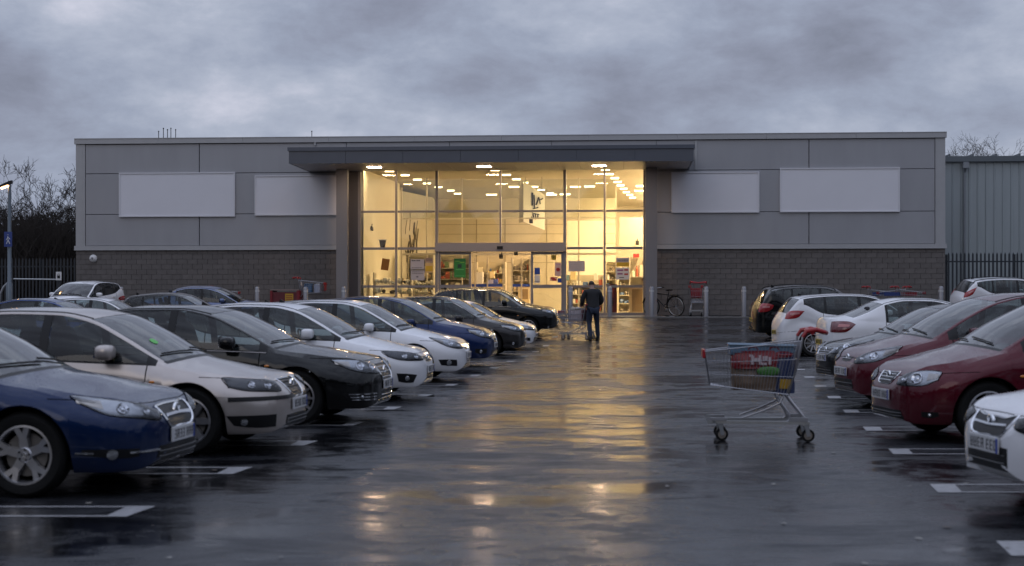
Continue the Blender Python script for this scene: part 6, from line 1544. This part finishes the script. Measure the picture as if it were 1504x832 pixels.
# ------------------------------------------------------------------ bare winter trees
M_BARK = mat('dark_bark', (.028, .022, .018), .9, noise=.3, nscale=5)
M_TWIG = mat('twig_brown', (.022, .017, .014), .9)
def tree(x, y, h, seed, label, spread=.5, lev=8, z0=None, group='bare trees beyond the fence'):
    r_ = random.Random(seed); o = empty('bare_tree', (x, y, gz(y) if z0 is None else z0), 0, label, 'tree', group)
    tk, br, tw_ = MB(), MB(), MB()
    def grow(p, d, ln, r0, lv):
        segs = 3 if lv < 3 else 2; pts = [p]; rr = [r0]; q = p.copy(); dd = d.copy()
        for i in range(segs):
            dd = (dd + Vector((r_.uniform(-1, 1), r_.uniform(-1, 1), r_.uniform(-.4, .7))) * .20).normalized(); q = q + dd * (ln / segs); pts.append(q.copy()); rr.append(r0 * (1 - .38 * (i + 1) / segs))
        (tk if lv == 0 else br if lv < 4 else tw_).tube(pts, rr, 7 if lv == 0 else (5 if lv < 3 else 3), cap=False)
        if lv >= lev: return
        nb = r_.choice([3, 3, 4]) if lv < 2 else r_.choice([2, 2, 3])
        for k in range(nb):
            t = r_.uniform(.35, 1.0) if k else 1.0; i = min(int(t * segs), segs - 1); s = t * segs - i; b = pts[i].lerp(pts[i + 1], s)
            ax = dd.orthogonal().normalized(); ax.rotate(Matrix.Rotation(r_.uniform(0, 2 * PI), 3, dd)); nd = (dd + ax * r_.uniform(.35, .95) * (1 + spread * .5)).normalized(); nd.z += .12; nd.normalize()
            grow(b, nd, ln * r_.uniform(.60, .82), max(.010, rr[i + 1] * r_.uniform(.5, .72)), lv + 1)
    grow(Vector((0, 0, -.1)), Vector((r_.uniform(-.05, .05), 0, 1)), h * .30, h * .022, 0)
    tk.build('trunk', M_BARK, o, smooth=True); br.build('limbs', M_BARK, o, smooth=True); tw_.build('crown', M_TWIG, o)
    return o
tl_ = [(52, 78, 10.2, 1, 'tallest bare tree with a round crown, left of the store'), (92, 74, 8.0, 2, 'bare tree touching the left end of the store'), (16, 80, 7.8, 3, 'bare tree behind the lamp post'), (72, 86, 8.8, 4, 'bare tree between the tallest tree and the store'), (104, 90, 8.0, 14, 'bare tree peeping past the upper left corner of the store'), (-15, 76, 8.5, 5, 'bare tree at the extreme left edge')]
for px, d, h, s, lab in tl_: tree(at(px, d), d, h, s, lab)
tree(at(1424, 110), 110, 15.2, 12, 'bare round topped tree above the warehouse roof', group=None, lev=8); tree(at(1455, 112), 112, 15.0, 17, 'smaller bare tree just right of the round topped one above the warehouse', lev=8, group=None)
# scrub: thicket of dark twigs that fills the space under the trees
sc = MB(); r_ = random.Random(21)
for i in range(5200):
    d = r_.uniform(66.5, 78); x = at(r_.uniform(-60, 122), d); 
    if d < 93 and x > at(112, 63) * 1.0 - .4 + (d - 63) * .05: x -= 1.5
    h = r_.uniform(1.5, 4.3) * (1 if r_.random() < .75 else 1.15); p = Vector((x, d, GZ)); q = p + Vector((r_.uniform(-.9, .9), r_.uniform(-.3, .3), h * .5)); e_ = q + Vector((r_.uniform(-1.6, 1.6), r_.uniform(-.4, .4), h * .5))
    sc.tube([p, q, e_], [.03, .02, .008], 3, cap=False)
    for k in range(2): t = r_.uniform(.2, 1); b = q.lerp(e_, t); sc.tube([b, b + Vector((r_.uniform(-.7, .7), r_.uniform(-.2, .2), r_.uniform(.1, .8)))], [.014, .006], 3, cap=False)
o = sc.build('scrub', M_TWIG); o['kind'] = 'stuff'; tag(o, 'dark leafless thicket filling the space under the trees at the left', 'scrub')
hb_ = MB(); r_ = random.Random(31)
for i in range(3000):
    d = r_.uniform(79, 84); x = at(r_.uniform(-90, 118), d); z = GZ + r_.uniform(0, 1) ** .8 * (3.9 + .7 * math.sin(x * .9) + .4 * math.sin(x * 2.3)); s = r_.uniform(.2, .5); n = Vector((r_.uniform(-1, 1), r_.uniform(-1, 1), r_.uniform(-1, 1))).normalized(); t = n.orthogonal() * s; b = n.cross(t).normalized() * s * .6
    c = Vector((x, d, z)); hb_.add([c - t, c + b, c + t, c - b], [(0, 1, 2, 3)])
o = hb_.build('evergreen_hedge', mat('dark_evergreen', (.012, .018, .012), .8)); o['kind'] = 'stuff'; tag(o, 'black green hedge behind the thicket beyond the left fence', 'hedge')
hl_ = MB(); n = 60; r_ = random.Random(3)
pts = [(-700 + 1400 * i / n, 330 + 20 * math.sin(i), GZ + r_.uniform(5, 9)) for i in range(n + 1)]
hl_.add([(x, y, GZ - 1) for x, y, z in pts] + [(x, y + 30, z) for x, y, z in pts] + [(x, y + 120, GZ - 1) for x, y, z in pts], [(i, i + 1, n + 2 + i, n + 1 + i) for i in range(n)] + [(n + 1 + i, n + 2 + i, 2 * n + 3 + i, 2 * n + 2 + i) for i in range(n)])
o = hl_.build('hills', mat('far_hills', (.03, .035, .03), .9)); o['kind'] = 'structure'

# added dark tree belt behind and beside the view, darkening the cars' reflections
tb = MB(); r_ = random.Random(77)
def belt(a, b, n):
    a = Vector(a); b = Vector(b); d = (b - a).normalized(); nn = Vector((-d.y, d.x, 0)); rows = []
    for i in range(n + 1):
        p = a + (b - a) * i / n; h = 9.5 + 2.0 * math.sin(i * .7) + r_.uniform(-1.4, 2.2)
        rows.append([p + Vector((0, 0, -.2)), p + nn * r_.uniform(.3, 1) + Vector((0, 0, h * .5)), p + nn * 2 + Vector((0, 0, h)), p + nn * r_.uniform(3, 4) + Vector((0, 0, h * .5)), p + nn * 4.5 + Vector((0, 0, -.2))])
    tb.add([q for r in rows for q in r], [(i * 5 + j, i * 5 + j + 1, i * 5 + j + 6, i * 5 + j + 5) for i in range(n) for j in range(4)])
belt((75, -24, 0), (-75, -24, 0), 90); belt((-68, -24, 0), (-68, 60, .7), 60); belt((80, 60, .7), (80, -24, 0), 60)
o = tb.build('reflection_tree_belt', mat('reflection_belt_green', (.012, .014, .010), .95, noise=.5, nscale=1.5)); o['kind'] = 'stuff'; tag(o, 'added belt of dark trees behind the camera, unseen, darkening reflections', 'tree belt')
# sparse litter and leaf specks lying on the wet tarmac
lf = MB(); r_ = random.Random(9)
for i in range(170):
    y = 7 + 42 * r_.random() ** 1.3; x = at(r_.uniform(40, 1480), y); s = r_.uniform(.012, .034); a = r_.uniform(0, 6.28); z = gz(y) + .006
    P = [(x + s * math.cos(a + t) * k_, y + s * math.sin(a + t) * k_, z + r_.uniform(0, .006)) for t, k_ in ((0, 1.3), (1.1, .8), (2.2, .9), (3.14, 1.2), (4.1, .7), (5.2, .9))]
    lf.add(P, [(0, 1, 2, 3, 4, 5)], r_.choice([0, 0, 1]))
o = lf.build('fallen_leaves', [mat('wet_leaf', (.05, .032, .018), .4), mat('pale_scrap', (.22, .21, .19), .5)]); o['kind'] = 'stuff'; tag(o, 'sparse dark leaf scraps lying on the wet tarmac', 'leaves')
